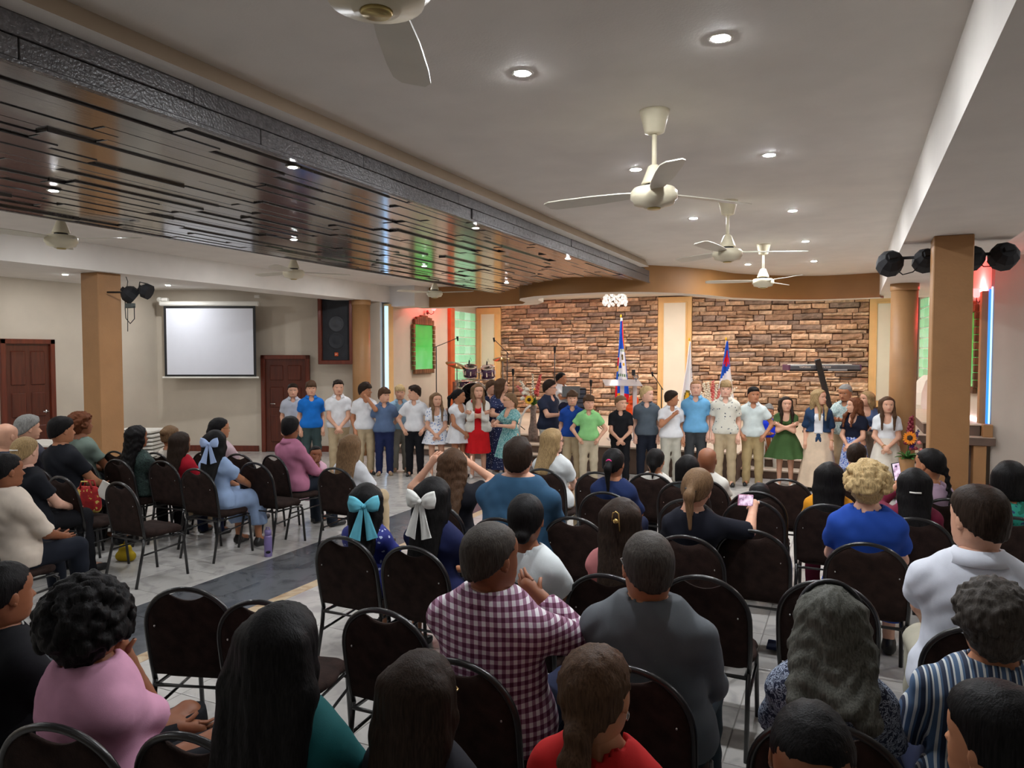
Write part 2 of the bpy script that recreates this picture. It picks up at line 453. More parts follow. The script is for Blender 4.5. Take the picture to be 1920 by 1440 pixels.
# stone cladding on the back wall: every stone a piece of its own
M_stone = []
for i, c in enumerate(((190, 158, 130), (172, 139, 112), (200, 170, 142), (154, 122, 98), (140, 119, 105), (182, 147, 117))):
    M_stone.append(pmat('ledge_stone_%d' % i, lin(*c), .88, var=.36, scale=13, bump=.9, bscale=30, rand=.3))
def stone_mesh(w, h, seed):
    rr = random.Random(seed); mb = MB()
    nx, nz = 4, 2
    vs = []
    for lay, ins in ((0, 0), (1, .010)):
        for k in range(nz + 1):
            for i in range(nx + 1):
                u = i / nx; v = k / nz
                x = -w / 2 + w * u; z = -h / 2 + h * v
                if lay: x += ins * (1 - 2 * u) + rr.uniform(-.006, .006); z += ins * (1 - 2 * v) * .8 + rr.uniform(-.007, .007)
                vs.append((x, -(.02 + rr.uniform(0, .03) + .02 * math.sin(u * 3.1) * math.sin(v * 3.1)) if lay else 0, z))
    n = (nx + 1) * (nz + 1); g = lambda l, k, i: l * n + k * (nx + 1) + i
    fs = [(g(1, k, i), g(1, k, i + 1), g(1, k + 1, i + 1), g(1, k + 1, i)) for k in range(nz) for i in range(nx)]
    for i in range(nx): fs += [(g(0, 0, i), g(0, 0, i + 1), g(1, 0, i + 1), g(1, 0, i)), (g(1, nz, i), g(1, nz, i + 1), g(0, nz, i + 1), g(0, nz, i))]
    for k in range(nz): fs += [(g(0, k, 0), g(1, k, 0), g(1, k + 1, 0), g(0, k + 1, 0)), (g(1, k, nx), g(0, k, nx), g(0, k + 1, nx), g(1, k + 1, nx))]
    return mb.add(vs, fs).mesh('stone')
STONES = {}
def stone(w, h):
    kk = (round(w / .06), round(h / .02), R.randrange(3))
    if kk not in STONES:
        STONES[kk] = [stone_mesh(kk[0] * .06, kk[1] * .02, hash(kk) % 1000 + kk[2])]
        STONES[kk][0].materials.append(M_stone[len(STONES) % 6])
    return STONES[kk][0]
def stone_wall(nm, xa, xb, za, zb, y):
    base = slab(nm, xa, xb, y + .0, y + .05, za, zb, pmat('stone_joint', lin(66, 44, 32), .9))
    z = za; n = 0
    while z < zb - .03:
        h = R.choice((.08, .10, .10, .12, .14)); h = min(h, zb - z)
        x = xa - R.uniform(0, .2)
        while x < xb - .02:
            wd = R.choice((.24, .3, .36, .42, .48, .6)); wa, wb_ = max(x, xa), min(x + wd, xb)
            if wb_ - wa > .05:
                split = h >= .14 and R.random() < .3
                for kz in ((0, .5), (.5, .5)) if split else ((0, 1),):
                    o = link('stone', stone((wb_ - wa) - .008, h * kz[1] - .006), None, base)
                    o.location = ((wa + wb_) / 2, y - .002, z + h * (kz[0] + kz[1] / 2)); n += 1
                    o.scale = ((wb_ - wa - .008) / (round((wb_ - wa - .008) / .06) * .06 or .06), R.uniform(.5, 2.2), (h * kz[1] - .006) / (round((h * kz[1] - .006) / .02) * .02 or .02))
                    o.rotation_euler = (0, R.uniform(-.035, .035), 0); o.location.z += R.uniform(-.01, .01)
            x += wd
        z += h
    return n
YB = 17.44
ns = stone_wall('wall_stone_left', -8.42, -4.23, .45, 3.36, YB) , stone_wall('wall_stone_right', -3.43, .32, .45, 3.36, YB)
def framed_panel(k, xa, xb, za, zb, fw):
    f = struct(MB().bbox(xa, xb, YB - .07, YB + .06, za, zb, .006).build('trim_%d' % k, M_goldlt))
    MB().bbox(xa + fw, xb - fw, YB - .085, YB - .06, za + fw, zb - fw, .004).build('inset_panel', M_cream, f)
    mb = MB()
    for a, b_, c, d in ((xa + fw - .02, xa + fw + .012, za + fw, zb - fw), (xb - fw - .012, xb - fw + .02, za + fw, zb - fw), (xa + fw, xb - fw, zb - fw - .012, zb - fw + .02)):
        mb.bbox(a, b_, YB - .1, YB - .06, c, d, .004)
    mb.build('moulding', M_goldlt, f)
framed_panel(2, -4.23, -3.43, .45, 3.33, .13)
framed_panel(3, -9.15, -8.42, .45, 3.2, .16)
framed_panel(4, .32, 1.1, .85, 3.2, .14)

# curved ochre soffit over the stage front
q = .969
fr = [(-8.55, 13.5), (-8.3, 13.53), (-7.4, 13.5), (-6.58, 13.44), (-5.95, 13.3), (-5.72, 12.9), (-5.62, 12.4), (-5.4, 11.95), (-4.98, 11.6), (-4.34, 11.38), (-3.68, 11.3), (-3.25, 11.4), (-2.93, 11.6), (-2.54, 12.04), (-2.19, 12.62), (-1.93, 13.35), (-1.5, 13.9), (-1.0, 14.3), (-.56, 14.48), (-.1, 14.45), (.42, 14.34)]
fr = [(x * q, y * q) for x, y in fr]
def offs(pts, d):
    out = []
    for i, p in enumerate(pts):
        a = pts[max(i - 1, 0)]; b_ = pts[min(i + 1, len(pts) - 1)]
        t = Vector((b_[0] - a[0], b_[1] - a[1])).normalized(); out.append((p[0] - t.y * d, p[1] + t.x * d))
    return out
bk = offs(fr, .34); n = len(fr); SZ = 2.945
mb = MB()
vs = [(x, y, SZ) for x, y in fr] + [(x, y, CEIL) for x, y in fr]
mb.add(vs, [(i, i + 1, n + i + 1, n + i) for i in range(n - 1)], 0, True)
vs = [(x, y, SZ) for x, y in fr] + [(x, y, SZ) for x, y in bk]
mb.add(vs, [(i, n + i, n + i + 1, i + 1) for i in range(n - 1)], 1)
vs = [(x, y, SZ) for x, y in bk] + [(x, y, CEIL) for x, y in bk]
mb.add(vs, [(i, n + i, n + i + 1, i + 1) for i in range(n - 1)], 2, True)
struct(mb.build('trim_5', [M_gold, M_ceil, M_cream]))
# white wall end above the left beam's stage end
slab('beam_cross', -9.2, -8.0, 12.55, 13.2, 2.95, CEIL, M_ceil)

# stage: platform with two steps and the pale centre piece
stg = struct(empty('stage', (0, 0, 0)))
def part(name, m, *b, par=stg, bev=.006): return MB().bbox(*b, bev).build(name, m, par)
part('platform', M_riser, -8.62, 1.25, 12.8, 17.5, 0, .42)
part('stage_floor', M_tread, -8.62, 1.25, 12.77, 17.5, .42, .45)
for k, (ya, zt) in enumerate(((12.2, .15), (12.5, .30))):
    part('step', M_riser, -8.3, 1.25, ya, 12.82, 0 if k == 0 else .15, zt - .03)
    part('tread', M_tread, -8.3, 1.25, ya - .03, 12.82, zt - .03, zt)
part('centre_platform', M_riser, -4.8, -1.6, 11.72, 12.8, 0, .42)
part('centre_floor', M_tread, -4.83, -1.57, 11.69, 12.8, .42, .452)
# raised platform at the right end with overhanging cap
rp = struct(empty('side_platform', (0, 0, 0)))
part('platform', M_riser, .98, 1.70, 12.4, 15.6, .8, .95, par=rp)
part('platform_floor', M_tread, .96, 1.78, 12.38, 15.6, .95, .975, par=rp)
part('ledge', M_riser, .9, 1.86, 12.2, 15.6, .68, .79, par=rp)
part('ledge_top', M_tread, .9, 1.86, 12.2, 15.6, .79, .8, par=rp)
part('base_recess', M_riser, .98, 1.62, 12.45, 15.6, 0, .68, par=rp)
part('end_post', M_tan, 1.60, 1.76, 12.24, 12.5, 0, .68, par=rp)
part('end_post', M_tan, 1.71, 1.83, 12.24, 12.5, .8, .98, par=rp)

# coloured strip lights on the wall edges and posts
M_neon = emat('blue_white_strip_light', (.36, .62, 1.0), 1.3)
M_neonb = emat('blue_strip_light', (.03, .22, .75), .9)
M_neonp = emat('pink_white_strip_light', (1, .82, .95), 2.2)
def strip(nm, lab, m, *b): return tag(MB().bbox(*b, .004).build(nm, m), lab, 'light')
strip('strip_light', 'pale blue glowing vertical strip light beside the round column by the stage', M_neon, -8.60, -8.56, 12.36, 12.44, 0.5, 2.95)
struct(MB().bbox(-8.68, -8.56, 12.45, 12.62, 0, 3.0, .006).build('trim_6', M_goldlt))
struct(MB().bbox(1.69, 1.80, 12.52, 12.70, .97, 2.9, .006).build('trim_7', M_tan))
strip('strip_light', 'tall blue and white strip light against the right diagonal wall', M_neon, 1.793, 1.812, 12.40, 12.44, .98, 2.95)
strip('strip_light', 'dark blue vertical strip light left of the white one by the right wall', M_neonb, 1.763, 1.789, 12.42, 12.46, .98, 2.92)
for zz, nm in ((1.0, 'foot'), (2.93, 'top')):
    o = along('strip_light', (1.25, 17.5, 0), (1.80, 12.5, 0), zz - .02, zz + .02, .005, .05, M_neonp, .45, .97)
    tag(o, 'pinkish strip light along the %s of the right stage wall' % nm, 'light')

# doors
def door(k, loc, rz, wd, ht, lever):
    d = struct(empty('door_%d' % k, loc, rz)); fw = .085
    for a, b_, c, e in ((-wd / 2, -wd / 2 + fw, 0, ht), (wd / 2 - fw, wd / 2, 0, ht), (-wd / 2, wd / 2, ht - fw, ht)):
        MB().bbox(a, b_, -.04, .02, c, e, .008).build('door_frame', M_doorf, d)
    s = MB().box(-wd / 2 + fw, wd / 2 - fw, .0, .03, .01, ht - fw).build('door_leaf', M_door, d)
    iw = wd - 2 * fw; pwid = iw * .33
    for cx in (-iw * .22, iw * .22):
        for za, zb in ((.2, .75), (.9, 1.32), (1.45, ht - fw - .12)):
            MB().bbox(cx - pwid / 2, cx + pwid / 2, -.016, .01, za, zb, .014).build('door_panel', M_door, s)
    mb = MB(); mb.lathe([(.0, -.03), (.03, -.03), (.03, 0), (0, 0)], 12, M=Matrix.Rotation(math.pi / 2, 3, 'X'), c=(lever, -.005, .98)); mb.tube([(lever, -.02, .98), (lever, -.06, .98), (lever - .1 * (1 if lever > 0 else -1), -.06, .98)], .01)
    mb.build('door_handle', M_chrome, s)
angL = math.atan2(B.y - A.y, B.x - A.x)
door(1, (-12.83, 7.87, 0), math.pi / 2 , .92, 2.24, .3)
pD = at_d(535, 662, 14.72); door(2, (pD.x, pD.y, 0), angL, 1.0, 1.96, -.3)
# ------------------------------------------------------------------ smooth-union solids for bodies, clothes and hair
def Cn(a, b, ra, rb, k=.025, flat=None, clips=()):
    return ('c', np.array(a, np.float32), np.array(b, np.float32), ra, rb, k, flat, clips)
def El(c, r, Rm=None, k=.025, clips=()):
    return ('e', np.array(c, np.float32), np.array(r, np.float32), Rm, k, clips)
def sdf_mesh(prims, res, gclips=(), warp=None, subs=()):
    BIG = .06
    lo = np.full(3, 1e9); hi = np.full(3, -1e9)
    for p in prims:
        if p[0] == 'c':
            r = max(p[3], p[4]); lo = np.minimum(lo, np.minimum(p[1], p[2]) - r); hi = np.maximum(hi, np.maximum(p[1], p[2]) + r)
        else:
            r = p[2].max(); lo = np.minimum(lo, p[1] - r); hi = np.maximum(hi, p[1] + r)
    lo = lo - 3 * res; hi = hi + 3 * res
    n = np.ceil((hi - lo) / res).astype(int) + 1
    ax = [lo[i] + res * np.arange(n[i], dtype=np.float32) for i in range(3)]
    ax = [a.astype(np.float32) for a in ax]
    F = np.full(n, BIG, np.float32)
    for p in prims:
        if p[0] == 'c':
            r = max(p[3], p[4]) + .05; l = np.minimum(p[1], p[2]) - r; h = np.maximum(p[1], p[2]) + r
        else:
            r = p[2].max() + .05; l = p[1] - r; h = p[1] + r
        i0 = np.maximum(0, ((l - lo) / res).astype(int)); i1 = np.minimum(n, ((h - lo) / res).astype(int) + 2)
        if (i1 <= i0).any(): continue
        sl = tuple(slice(a, b) for a, b in zip(i0, i1))
        X = ax[0][sl[0]][:, None, None]; Y = ax[1][sl[1]][None, :, None]; Z = ax[2][sl[2]][None, None, :]
        if p[0] == 'c':
            _, a, b, ra, rb, k, flat, clips = p
            ba = b - a; L2 = float(ba @ ba) + 1e-9
            dx, dy, dz = X - a[0], Y - a[1], Z - a[2]
            t = np.clip((dx * ba[0] + dy * ba[1] + dz * ba[2]) / L2, 0, 1)
            qx, qy, qz = dx - t * ba[0], dy - t * ba[1], dz - t * ba[2]
            if flat is not None:
                ax_, fac = flat
                s = (qx * ax_[0] + qy * ax_[1] + qz * ax_[2]) * (fac - 1)
                qx = qx + s * ax_[0]; qy = qy + s * ax_[1]; qz = qz + s * ax_[2]
            d = np.sqrt(qx * qx + qy * qy + qz * qz) - (ra + (rb - ra) * t)
        else:
            _, c, r, Rm, k, clips = p
            dx, dy, dz = X - c[0], Y - c[1], Z - c[2]
            if Rm is not None:
                lx = dx * Rm[0, 0] + dy * Rm[1, 0] + dz * Rm[2, 0]; ly = dx * Rm[0, 1] + dy * Rm[1, 1] + dz * Rm[2, 1]; lz = dx * Rm[0, 2] + dy * Rm[1, 2] + dz * Rm[2, 2]
            else: lx, ly, lz = dx, dy, dz
            k0 = np.sqrt((lx / r[0]) ** 2 + (ly / r[1]) ** 2 + (lz / r[2]) ** 2); k1 = np.sqrt((lx / r[0] ** 2) ** 2 + (ly / r[1] ** 2) ** 2 + (lz / r[2] ** 2) ** 2) + 1e-6
            d = k0 * (k0 - 1) / k1
        for pt, nn in clips:
            d = np.maximum(d, (X - pt[0]) * nn[0] + (Y - pt[1]) * nn[1] + (Z - pt[2]) * nn[2])
        S = F[sl]; hh = np.maximum(k - np.abs(S - d), 0) / k
        F[sl] = np.minimum(S, d) - hh * hh * k * .25
    X = ax[0][:, None, None]; Y = ax[1][None, :, None]; Z = ax[2][None, None, :]
    if warp is not None: F = F + warp(X, Y, Z).astype(np.float32)
    for pt, nn in gclips: F = np.maximum(F, (X - pt[0]) * nn[0] + (Y - pt[1]) * nn[1] + (Z - pt[2]) * nn[2])
    for a, b, r in subs:                       # carve a capsule (neck opening)
        ba = b - a; L2 = float(ba @ ba) + 1e-9; dx, dy, dz = X - a[0], Y - a[1], Z - a[2]
        t = np.clip((dx * ba[0] + dy * ba[1] + dz * ba[2]) / L2, 0, 1)
        F = np.maximum(F, (r - np.sqrt((dx - t * ba[0]) ** 2 + (dy - t * ba[1]) ** 2 + (dz - t * ba[2]) ** 2)).astype(np.float32))
    # close the border
    F[0] = F[-1] = BIG; F[:, 0] = F[:, -1] = BIG; F[:, :, 0] = F[:, :, -1] = BIG
    ins = F < 0
    c = np.zeros(tuple(np.array(F.shape) - 1), np.int8)
    for i in (0, 1):
        for j in (0, 1):
            for k in (0, 1):
                c += ins[i:F.shape[0] - 1 + i, j:F.shape[1] - 1 + j, k:F.shape[2] - 1 + k]
    act = (c > 0) & (c < 8)
    ii, jj, kk = np.nonzero(act)
    if len(ii) == 0: return np.zeros((0, 3)), np.zeros((0, 4), int)
    idx = np.full(act.shape, -1, np.int32); idx[ii, jj, kk] = np.arange(len(ii))
    acc = np.zeros((len(ii), 3), np.float32); cnt = np.zeros(len(ii), np.float32)
    for axis in range(3):
        o1, o2 = [a for a in range(3) if a != axis]
        for a in (0, 1):
            for b in (0, 1):
                off = [0, 0, 0]; off[o1] = a; off[o2] = b
                f0 = F[ii + off[0], jj + off[1], kk + off[2]]
                off2 = list(off); off2[axis] = 1
                f1 = F[ii + off2[0], jj + off2[1], kk + off2[2]]
                m = (f0 < 0) != (f1 < 0)
                t = np.where(m, f0 / np.where(m, f0 - f1, 1), 0)
                pos = np.zeros((len(ii), 3), np.float32); pos[:, o1] = a; pos[:, o2] = b; pos[:, axis] = t
                acc += pos * m[:, None]; cnt += m
    V = acc / cnt[:, None] + np.stack([ii, jj, kk], 1)
    V = V * res + lo
    quads = []
    for axis in range(3):
        o1, o2 = (axis + 1) % 3, (axis + 2) % 3
        s0 = [slice(None)] * 3; s1 = [slice(None)] * 3
        s0[axis] = slice(0, -1); s1[axis] = slice(1, None)
        ch = ins[tuple(s0)] != ins[tuple(s1)]
        e = np.nonzero(ch); e = [x.copy() for x in e]
        ok = (e[o1] > 0) & (e[o2] > 0) & (e[o1] < F.shape[o1] - 1) & (e[o2] < F.shape[o2] - 1)
        e = [x[ok] for x in e]
        def g(d1, d2):
            q = [x.copy() for x in e]; q[o1] = q[o1] - d1; q[o2] = q[o2] - d2; return idx[q[0], q[1], q[2]]
        Q = np.stack([g(1, 1), g(0, 1), g(0, 0), g(1, 0)], 1)
        fl = ~ins[e[0], e[1], e[2]]
        Q[fl] = Q[fl][:, ::-1]
        quads.append(Q)
    return V, np.concatenate(quads)

# ------------------------------------------------------------------ head
HZ = np.array([-.42, -.30, -.10, -.03, .0, .03, .06, .09, .12, .15, .17, .185, .2, .22, .25, .28, .31, .34, .37, .41, .45, .48, .50, .52, .55, .58, .62, .68, .75, .82, .88, .93, .97, .992])
_p = lambda pts: np.interp(HZ, [a for a, b in pts], [b for a, b in pts])
HW = _p([(-.42, .27), (-.3, .245), (-.1, .235), (-.03, .24), (.0, .24), (.04, .265), (.12, .295), (.2, .318), (.33, .345), (.5, .36), (.68, .358), (.75, .345), (.82, .315), (.88, .265), (.93, .20), (.97, .125), (1, .02)])
HF = _p([(-.42, .17), (-.3, .155), (-.1, .15), (-.03, .2), (.0, .33), (.03, .40), (.07, .425), (.12, .41), (.16, .43), (.2, .44), (.25, .432), (.33, .44), (.45, .425), (.5, .415), (.57, .445), (.68, .44), (.75, .41), (.82, .355), (.88, .285), (.93, .21), (.97, .125), (1, .02)])
HB = _p([(-.42, .31), (-.3, .285), (-.1, .275), (.0, .28), (.12, .31), (.2, .365), (.3, .425), (.42, .475), (.57, .495), (.68, .485), (.75, .46), (.82, .41), (.88, .335), (.93, .25), (.97, .15), (1, .03)])
def build_head(jaw=1.0, nose=1.0):
    na = 36; a = np.linspace(-math.pi, math.pi, na, endpoint=False); az = a - .5 * np.sin(a)
    s, c = np.sin(az), np.cos(az)
    W = HW.copy(); W[(HZ > -.02) & (HZ < .3)] *= (1 + (jaw - 1) * (1 - HZ[(HZ > -.02) & (HZ < .3)] / .3))
    Z = np.repeat(HZ[:, None], na, 1)
    X = W[:, None] * np.sign(s) * np.abs(s) ** .9
    Y = np.where(c >= 0, HF[:, None] * np.abs(c) ** .8, -HB[:, None] * np.abs(c) ** .85)
    fr = (c > 0)[None, :] * 1.0
    ny = np.interp(HZ, [.235, .27, .31, .34, .4, .47, .54, .57], [0, .035, .115, .105, .07, .035, .01, 0])[:, None] * nose
    sg = (.045 + .022 * np.exp(-((HZ - .29) / .035) ** 2))[:, None]
    Y = Y + fr * ny * np.exp(-(X / sg) ** 2)
    Y = Y - fr * .05 * np.exp(-((np.abs(X) - .15) / .075) ** 2 - ((Z - .5) / .05) ** 2)
    Y = Y + fr * .02 * np.exp(-(X / .11) ** 2 - ((Z - .2) / .022) ** 2) + fr * .02 * np.exp(-(X / .1) ** 2 - ((Z - .155) / .022) ** 2) - fr * .012 * np.exp(-(X / .12) ** 2 - ((Z - .178) / .01) ** 2)
    V = np.stack([X, Y, Z], 2).reshape(-1, 3)
    nr = len(HZ)
    q = []; lip = []
    for i in range(nr - 1):
        for j in range(na):
            f = (i * na + j, (i + 1) * na + j, (i + 1) * na + (j + 1) % na, i * na + (j + 1) % na)
            cx = V[list(f)].mean(0)
            (lip if (abs(cx[0]) < .115 - abs(cx[2] - .18) * 1.2 and cx[1] > .2 and .148 < cx[2] < .216) else q).append(f)
    top = len(V); V = np.vstack([V, [[0, -.01, 1.0]]])
    tri = [((nr - 1) * na + j, (nr - 1) * na + (j + 1) % na, top) for j in range(na)]
    parts = {0: [np.array(q)], 1: [np.array(lip)]}
    out = [(np.array(q), 0), (np.array(tri), 0), (np.array(lip), 1)]
    def blob(c, r, m, n=8, k=5, rz=0):
        nonlocal V
        vs = []
        for i in range(k + 1):
            t = math.pi * i / k
            for j in range(n):
                b = 2 * math.pi * j / n
                x, y = r[0] * math.sin(t) * math.cos(b), r[1] * math.sin(t) * math.sin(b)
                vs.append((c[0] + x * math.cos(rz) - y * math.sin(rz), c[1] + x * math.sin(rz) + y * math.cos(rz), c[2] - r[2] * math.cos(t)))
        b0 = len(V); V = np.vstack([V, vs])
        out.append((np.array([(b0 + i * n + j, b0 + i * n + (j + 1) % n, b0 + (i + 1) * n + (j + 1) % n, b0 + (i + 1) * n + j) for i in range(k) for j in range(n)]), m))
    for sx in (-1, 1):
        blob((sx * .36, -.04, .45), (.032, .09, .125), 0, 8, 6, sx * -.25)
        blob((sx * .37, -.02, .36), (.028, .045, .05), 0, 6, 4)
        blob((sx * .15, .318, .500), (.062, .05, .036), 2)
        blob((sx * .15, .352, .500), (.031, .021, .034), 3, 8, 4)
        blob((sx * .15, .328, .531), (.07, .05, .010), 3, 8, 4)
        blob((sx * .15, .325, .548), (.07, .052, .016), 0, 8, 4)
        blob((sx * .155, .372, .610), (.078, .028, .011), 4, 8, 4, sx * -.22)
    return V, out
HEADS = [build_head(1.0, 1.0), build_head(.94, .85), build_head(1.08, 1.12)]

SKINS = dict(light=lin(214, 162, 134), fair=lin(224, 174, 150), tan=lin(182, 124, 90), brown=lin(140, 88, 60), dark=lin(104, 62, 42))
HAIRC = dict(black=(.010, .009, .009), dkbrown=(.026, .016, .011), brown=(.075, .04, .022), ltbrown=(.17, .10, .052), blond=(.52, .37, .18), dkblond=(.33, .22, .105), auburn=(.13, .045, .02), grey=(.24, .235, .22), midgrey=(.10, .10, .085), dkgrey=(.06, .052, .045), ginger=(.33, .17, .08))
M_eye = pmat('eye_white', lin(225, 220, 215), .3, var=.02); M_iris = pmat('iris_dark', (.02, .013, .01), .2, var=.1)
M_shoe_blk = pmat('shoe_black', (.015, .014, .014), .4); M_shoe_wht = pmat('shoe_white', lin(220, 218, 212), .6); M_shoe_brn = pmat('shoe_tan', lin(150, 128, 100), .7)

def v3(*a): return np.array(a, float)
def ik(sh, tgt, l1, l2, hint):
    d = tgt - sh; D = np.linalg.norm(d); m = (l1 + l2) * .995
    if D > m: tgt = sh + d / D * m; d = tgt - sh; D = m
    u = d / D; x = (l1 * l1 - l2 * l2 + D * D) / (2 * D); hgt = math.sqrt(max(l1 * l1 - x * x, 1e-6))
    h = hint - u * (hint @ u); h = h / (np.linalg.norm(h) + 1e-9)
    return sh + u * x + h * hgt, tgt
def smallest(d): return (d + 180) % 360 - 180

def skeleton(H, zt, sit, female, build, lean, hh):
    S = {}; dz = zt - H; b = build
    S['dz'] = dz; ns = min(0, (H - hh) / H - .024 - .850); S['ns'] = ns
    def P(x, y, z): 
        if z > .68 and z < .95: z = z + ns * min(1, (z - .68) / .12)
        zz = z * H + dz; hipz = .52 * H + dz
        return v3(x * H, y * H + lean * max(0, zz - hipz), zz)
    S['P'] = P
    sw = (.080 if female else .091) * (.45 + .55 * b)
    for s, sd in ((-1, 'L'), (1, 'R')):
        S['sh' + sd] = P(s * sw, -.005, .792)
        S['hip' + sd] = P(s * .052, 0, .52)
        if sit:
            k = S['hip' + sd] + v3(s * .035 * H, .245 * H, .0); k[2] = .46 + .045 * H
            S['knee' + sd] = k; S['ank' + sd] = v3(k[0] * 1.05, k[1] + .02 * H, .075)
        else:
            S['knee' + sd] = P(s * .058, .012, .285); S['ank' + sd] = P(s * .062, -.01, .045)
    return S

def torso(S, H, o, female, b, hx=0.0):
    """torso solids with offset o"""
    P = S['P']; Yx = (0, 1, 0); pr = []
    hipw = .052 if female else .044
    pr += [Cn(P(-hipw, 0, .535), P(hipw, 0, .535), .068 * H * b + o + hx, .068 * H * b + o + hx, .03, (Yx, 1.12))]
    wst = .066 if female else .076
    pr += [Cn(P(0, .004, .56), P(0, .006, .66), .086 * H * b + o + hx, wst * H * b + o + hx * .5, .03, (Yx, 1.3 / (.5 + .5 * b)))]
    pr += [Cn(P(0, .002, .65), P(0, 0, .755), (wst + .004) * H * b + o, .098 * H * (.4 + .6 * b) + o, .03, (Yx, 1.42))]
    sw = (.076 if female else .086) * (.45 + .55 * b)
    for s_ in (-1, 1): pr += [Cn(P(s_ * .022, -.006, .822), P(s_ * sw, -.004, .782), .038 * H + o * .7, .040 * H + o, .04)]
    pr += [Cn(P(0, -.008, .79), P(0, -.006, .85), .052 * H + o * .8, .034 * H + o * .4, .04)]
    if female: pr += [El(P(s * .04, .045, .735), (.042 * H + o, .036 * H + o, .042 * H + o), None, .03) for s in (-1, 1)]
    return pr

def person(px, py, zc, who, label, sit=True, female=False, skin='light', hair=('short', 'brown'), top=None, bot=None, sleeve='short', body=None, head=None, pose='lap', tilt=0, build=1.0, lean=-.06, extras=(), group=None, chair=True, shoes='black', Hset=None, stage=0.0, face=0, collar=False, dx=0, hood=None, chair_dx=0, nod=0, hemz=None, untuck=True, legs_x=None, hs=None):
    """px,py = crown of the head in the photograph, zc = distance along the view axis"""
    P0 = at_d(px, py, zc); brg = bearing(px)
    if sit:
        zt = P0.z - stage; H = (zt - .46) / .52 if Hset is None else Hset
        bh = 0.0 if body is None else body                 # world heading, clockwise from +Y
    else:
        zt = P0.z - stage; H = zt; bh = brg + (180 if body is None else body)
    H = H / 1.012
    if hs is None: hs = 1.08 if sit else 1.03
    if sit: zt = zt - .012 * H
    else: zt = H
    hrel = 0 if head is None else smallest(brg + head - bh)  # head yaw relative to the body
    hrel = max(-100, min(100, hrel))
    yoff = .012 * H + ((lean * .48 * H) if sit else 0) - .03 * (.125 + .058 * H)
    fw_ = Vector((math.sin(math.radians(bh)), math.cos(math.radians(bh)), 0))
    RL = Vector((P0.x + dx, P0.y, stage)) - fw_ * yoff
    root = empty('person', RL, -math.radians(bh))
    tag(root, who + ', ' + label if label else who, 'person', group)
    res = .0125 if zc < 3.3 else (.0145 if zc < 5.5 else (.0165 if zc < 8.5 else .018))
    hh = (.125 + .058 * H) * hs
    S = skeleton(H, zt, sit, female, build, lean if sit else 0.0, hh); Pf = S['P']
    if legs_x:
        for sd, s in (('L', -1), ('R', 1)):
            S['ank' + sd][0] += s * legs_x; S['knee' + sd][0] += s * legs_x * .5
    # arms
    l1, l2 = .172 * H, .150 * H
    inv = root_inv = Matrix.Rotation(math.radians(bh), 3, 'Z')
    def tgt(sd, s, t):
        if isinstance(t, tuple) and t[0] == 'px':
            wv = at_d(t[1], t[2], t[3]); l = inv @ (wv - RL); return v3(*l)
        return v3(t[0] * H * s, t[1] * H, t[2] * H + S['dz'])
    poses = {
        'side': ((.118, .03, .49), (.25, -1, -.1)), 'front': ((.018, .125, .515), (1, -.4, -.2)), 'pocket': ((.115, .07, .53), (1, -.7, 0)),
        'back': ((.05, -.1, .52), (1, -.3, 0)), 'lap': ((.05, .2, .585), (.8, -.5, -.4)), 'thigh': ((.075, .27, .57), (.7, -.6, -.4)),
        'cross': ((-.055, .11, .69), (1, .1, -.6)), 'face': ((.04, .14, .87), (.4, .5, -1)), 'chest': ((.02, .12, .74), (1, 0, -1)), 'chin': ((.0, .11, .84), (.7, .2, -1)),
        'belly': ((.03, .16, .62), (1, -.2, -.5)), 'hold': ((.03, .2, .66), (1, -.2, -.6)), 'cam': ((.06, .15, .93), (1, .1, -.5)), 'out': ((.3, .05, .6), (.3, -.6, -.6))}
    pp = pose if isinstance(pose, tuple) and len(pose) == 2 else (pose, pose)
    arm = {}
    for sd, s, q in (('L', -1, pp[0]), ('R', 1, pp[1])):
        if isinstance(q, str): t, h = poses[q]
        else: t, h = q, (q[4] if q[0] == 'px' and len(q) > 4 else (1, -.2, -.7))
        h = v3(h[0] * s, h[1], h[2])
        T = tgt(sd, s, t); e, wv = ik(S['sh' + sd], T, l1, l2, h); arm[sd] = (e, wv)
    Yx = (0, 1, 0)
    def armc(sd, o, up=(0, 1), fo=(0, 1), ck=()):
        e, wv = arm[sd]; sh = S['sh' + sd]
        return [Cn(sh, e, .031 * H * (.5 + .5 * build) + o, .0255 * H + o, .02, None, ck), Cn(e, wv, .0275 * H + o, .018 * H + o, .015, None, ck)]
    # ---- body: one continuous skin mesh
    pr = torso(S, H, -.006, female, build)
    hx = Pf(0, .012, 0); chin = v3(0, (.012) * H + (S['P'](0, 0, 1.0)[1]), zt - hh)
    pr += [Cn(Pf(0, -.006, .80), chin + v3(0, -.03 * hh * 5 / 5, .15 * hh), .037 * H, .036 * H, .03)]
    for sd in 'LR':
        pr += armc(sd, -.002)
        e, wv = arm[sd]; u = (wv - e) / np.linalg.norm(wv - e)
        pr += [Cn(wv - u * .01, wv + u * .055 * H / 1.0 * .9, .018 * H, .019 * H, .012)]
        pr += [Cn(S['hip' + sd], S['knee' + sd], .052 * H * (.4 + .6 * build), .033 * H, .02), Cn(S['knee' + sd], S['ank' + sd], .033 * H, .021 * H, .015), Cn(S['ank' + sd], S['ank' + sd] + v3(0, .07 * H, -.02 * H), .021 * H, .017 * H, .015)]
    V, Q = sdf_mesh(pr, res * 1.1)
    groups = [(Q, 0)]
    # fingers: five per hand, rooted in the palm
    fv = []; fq = []; base = len(V)
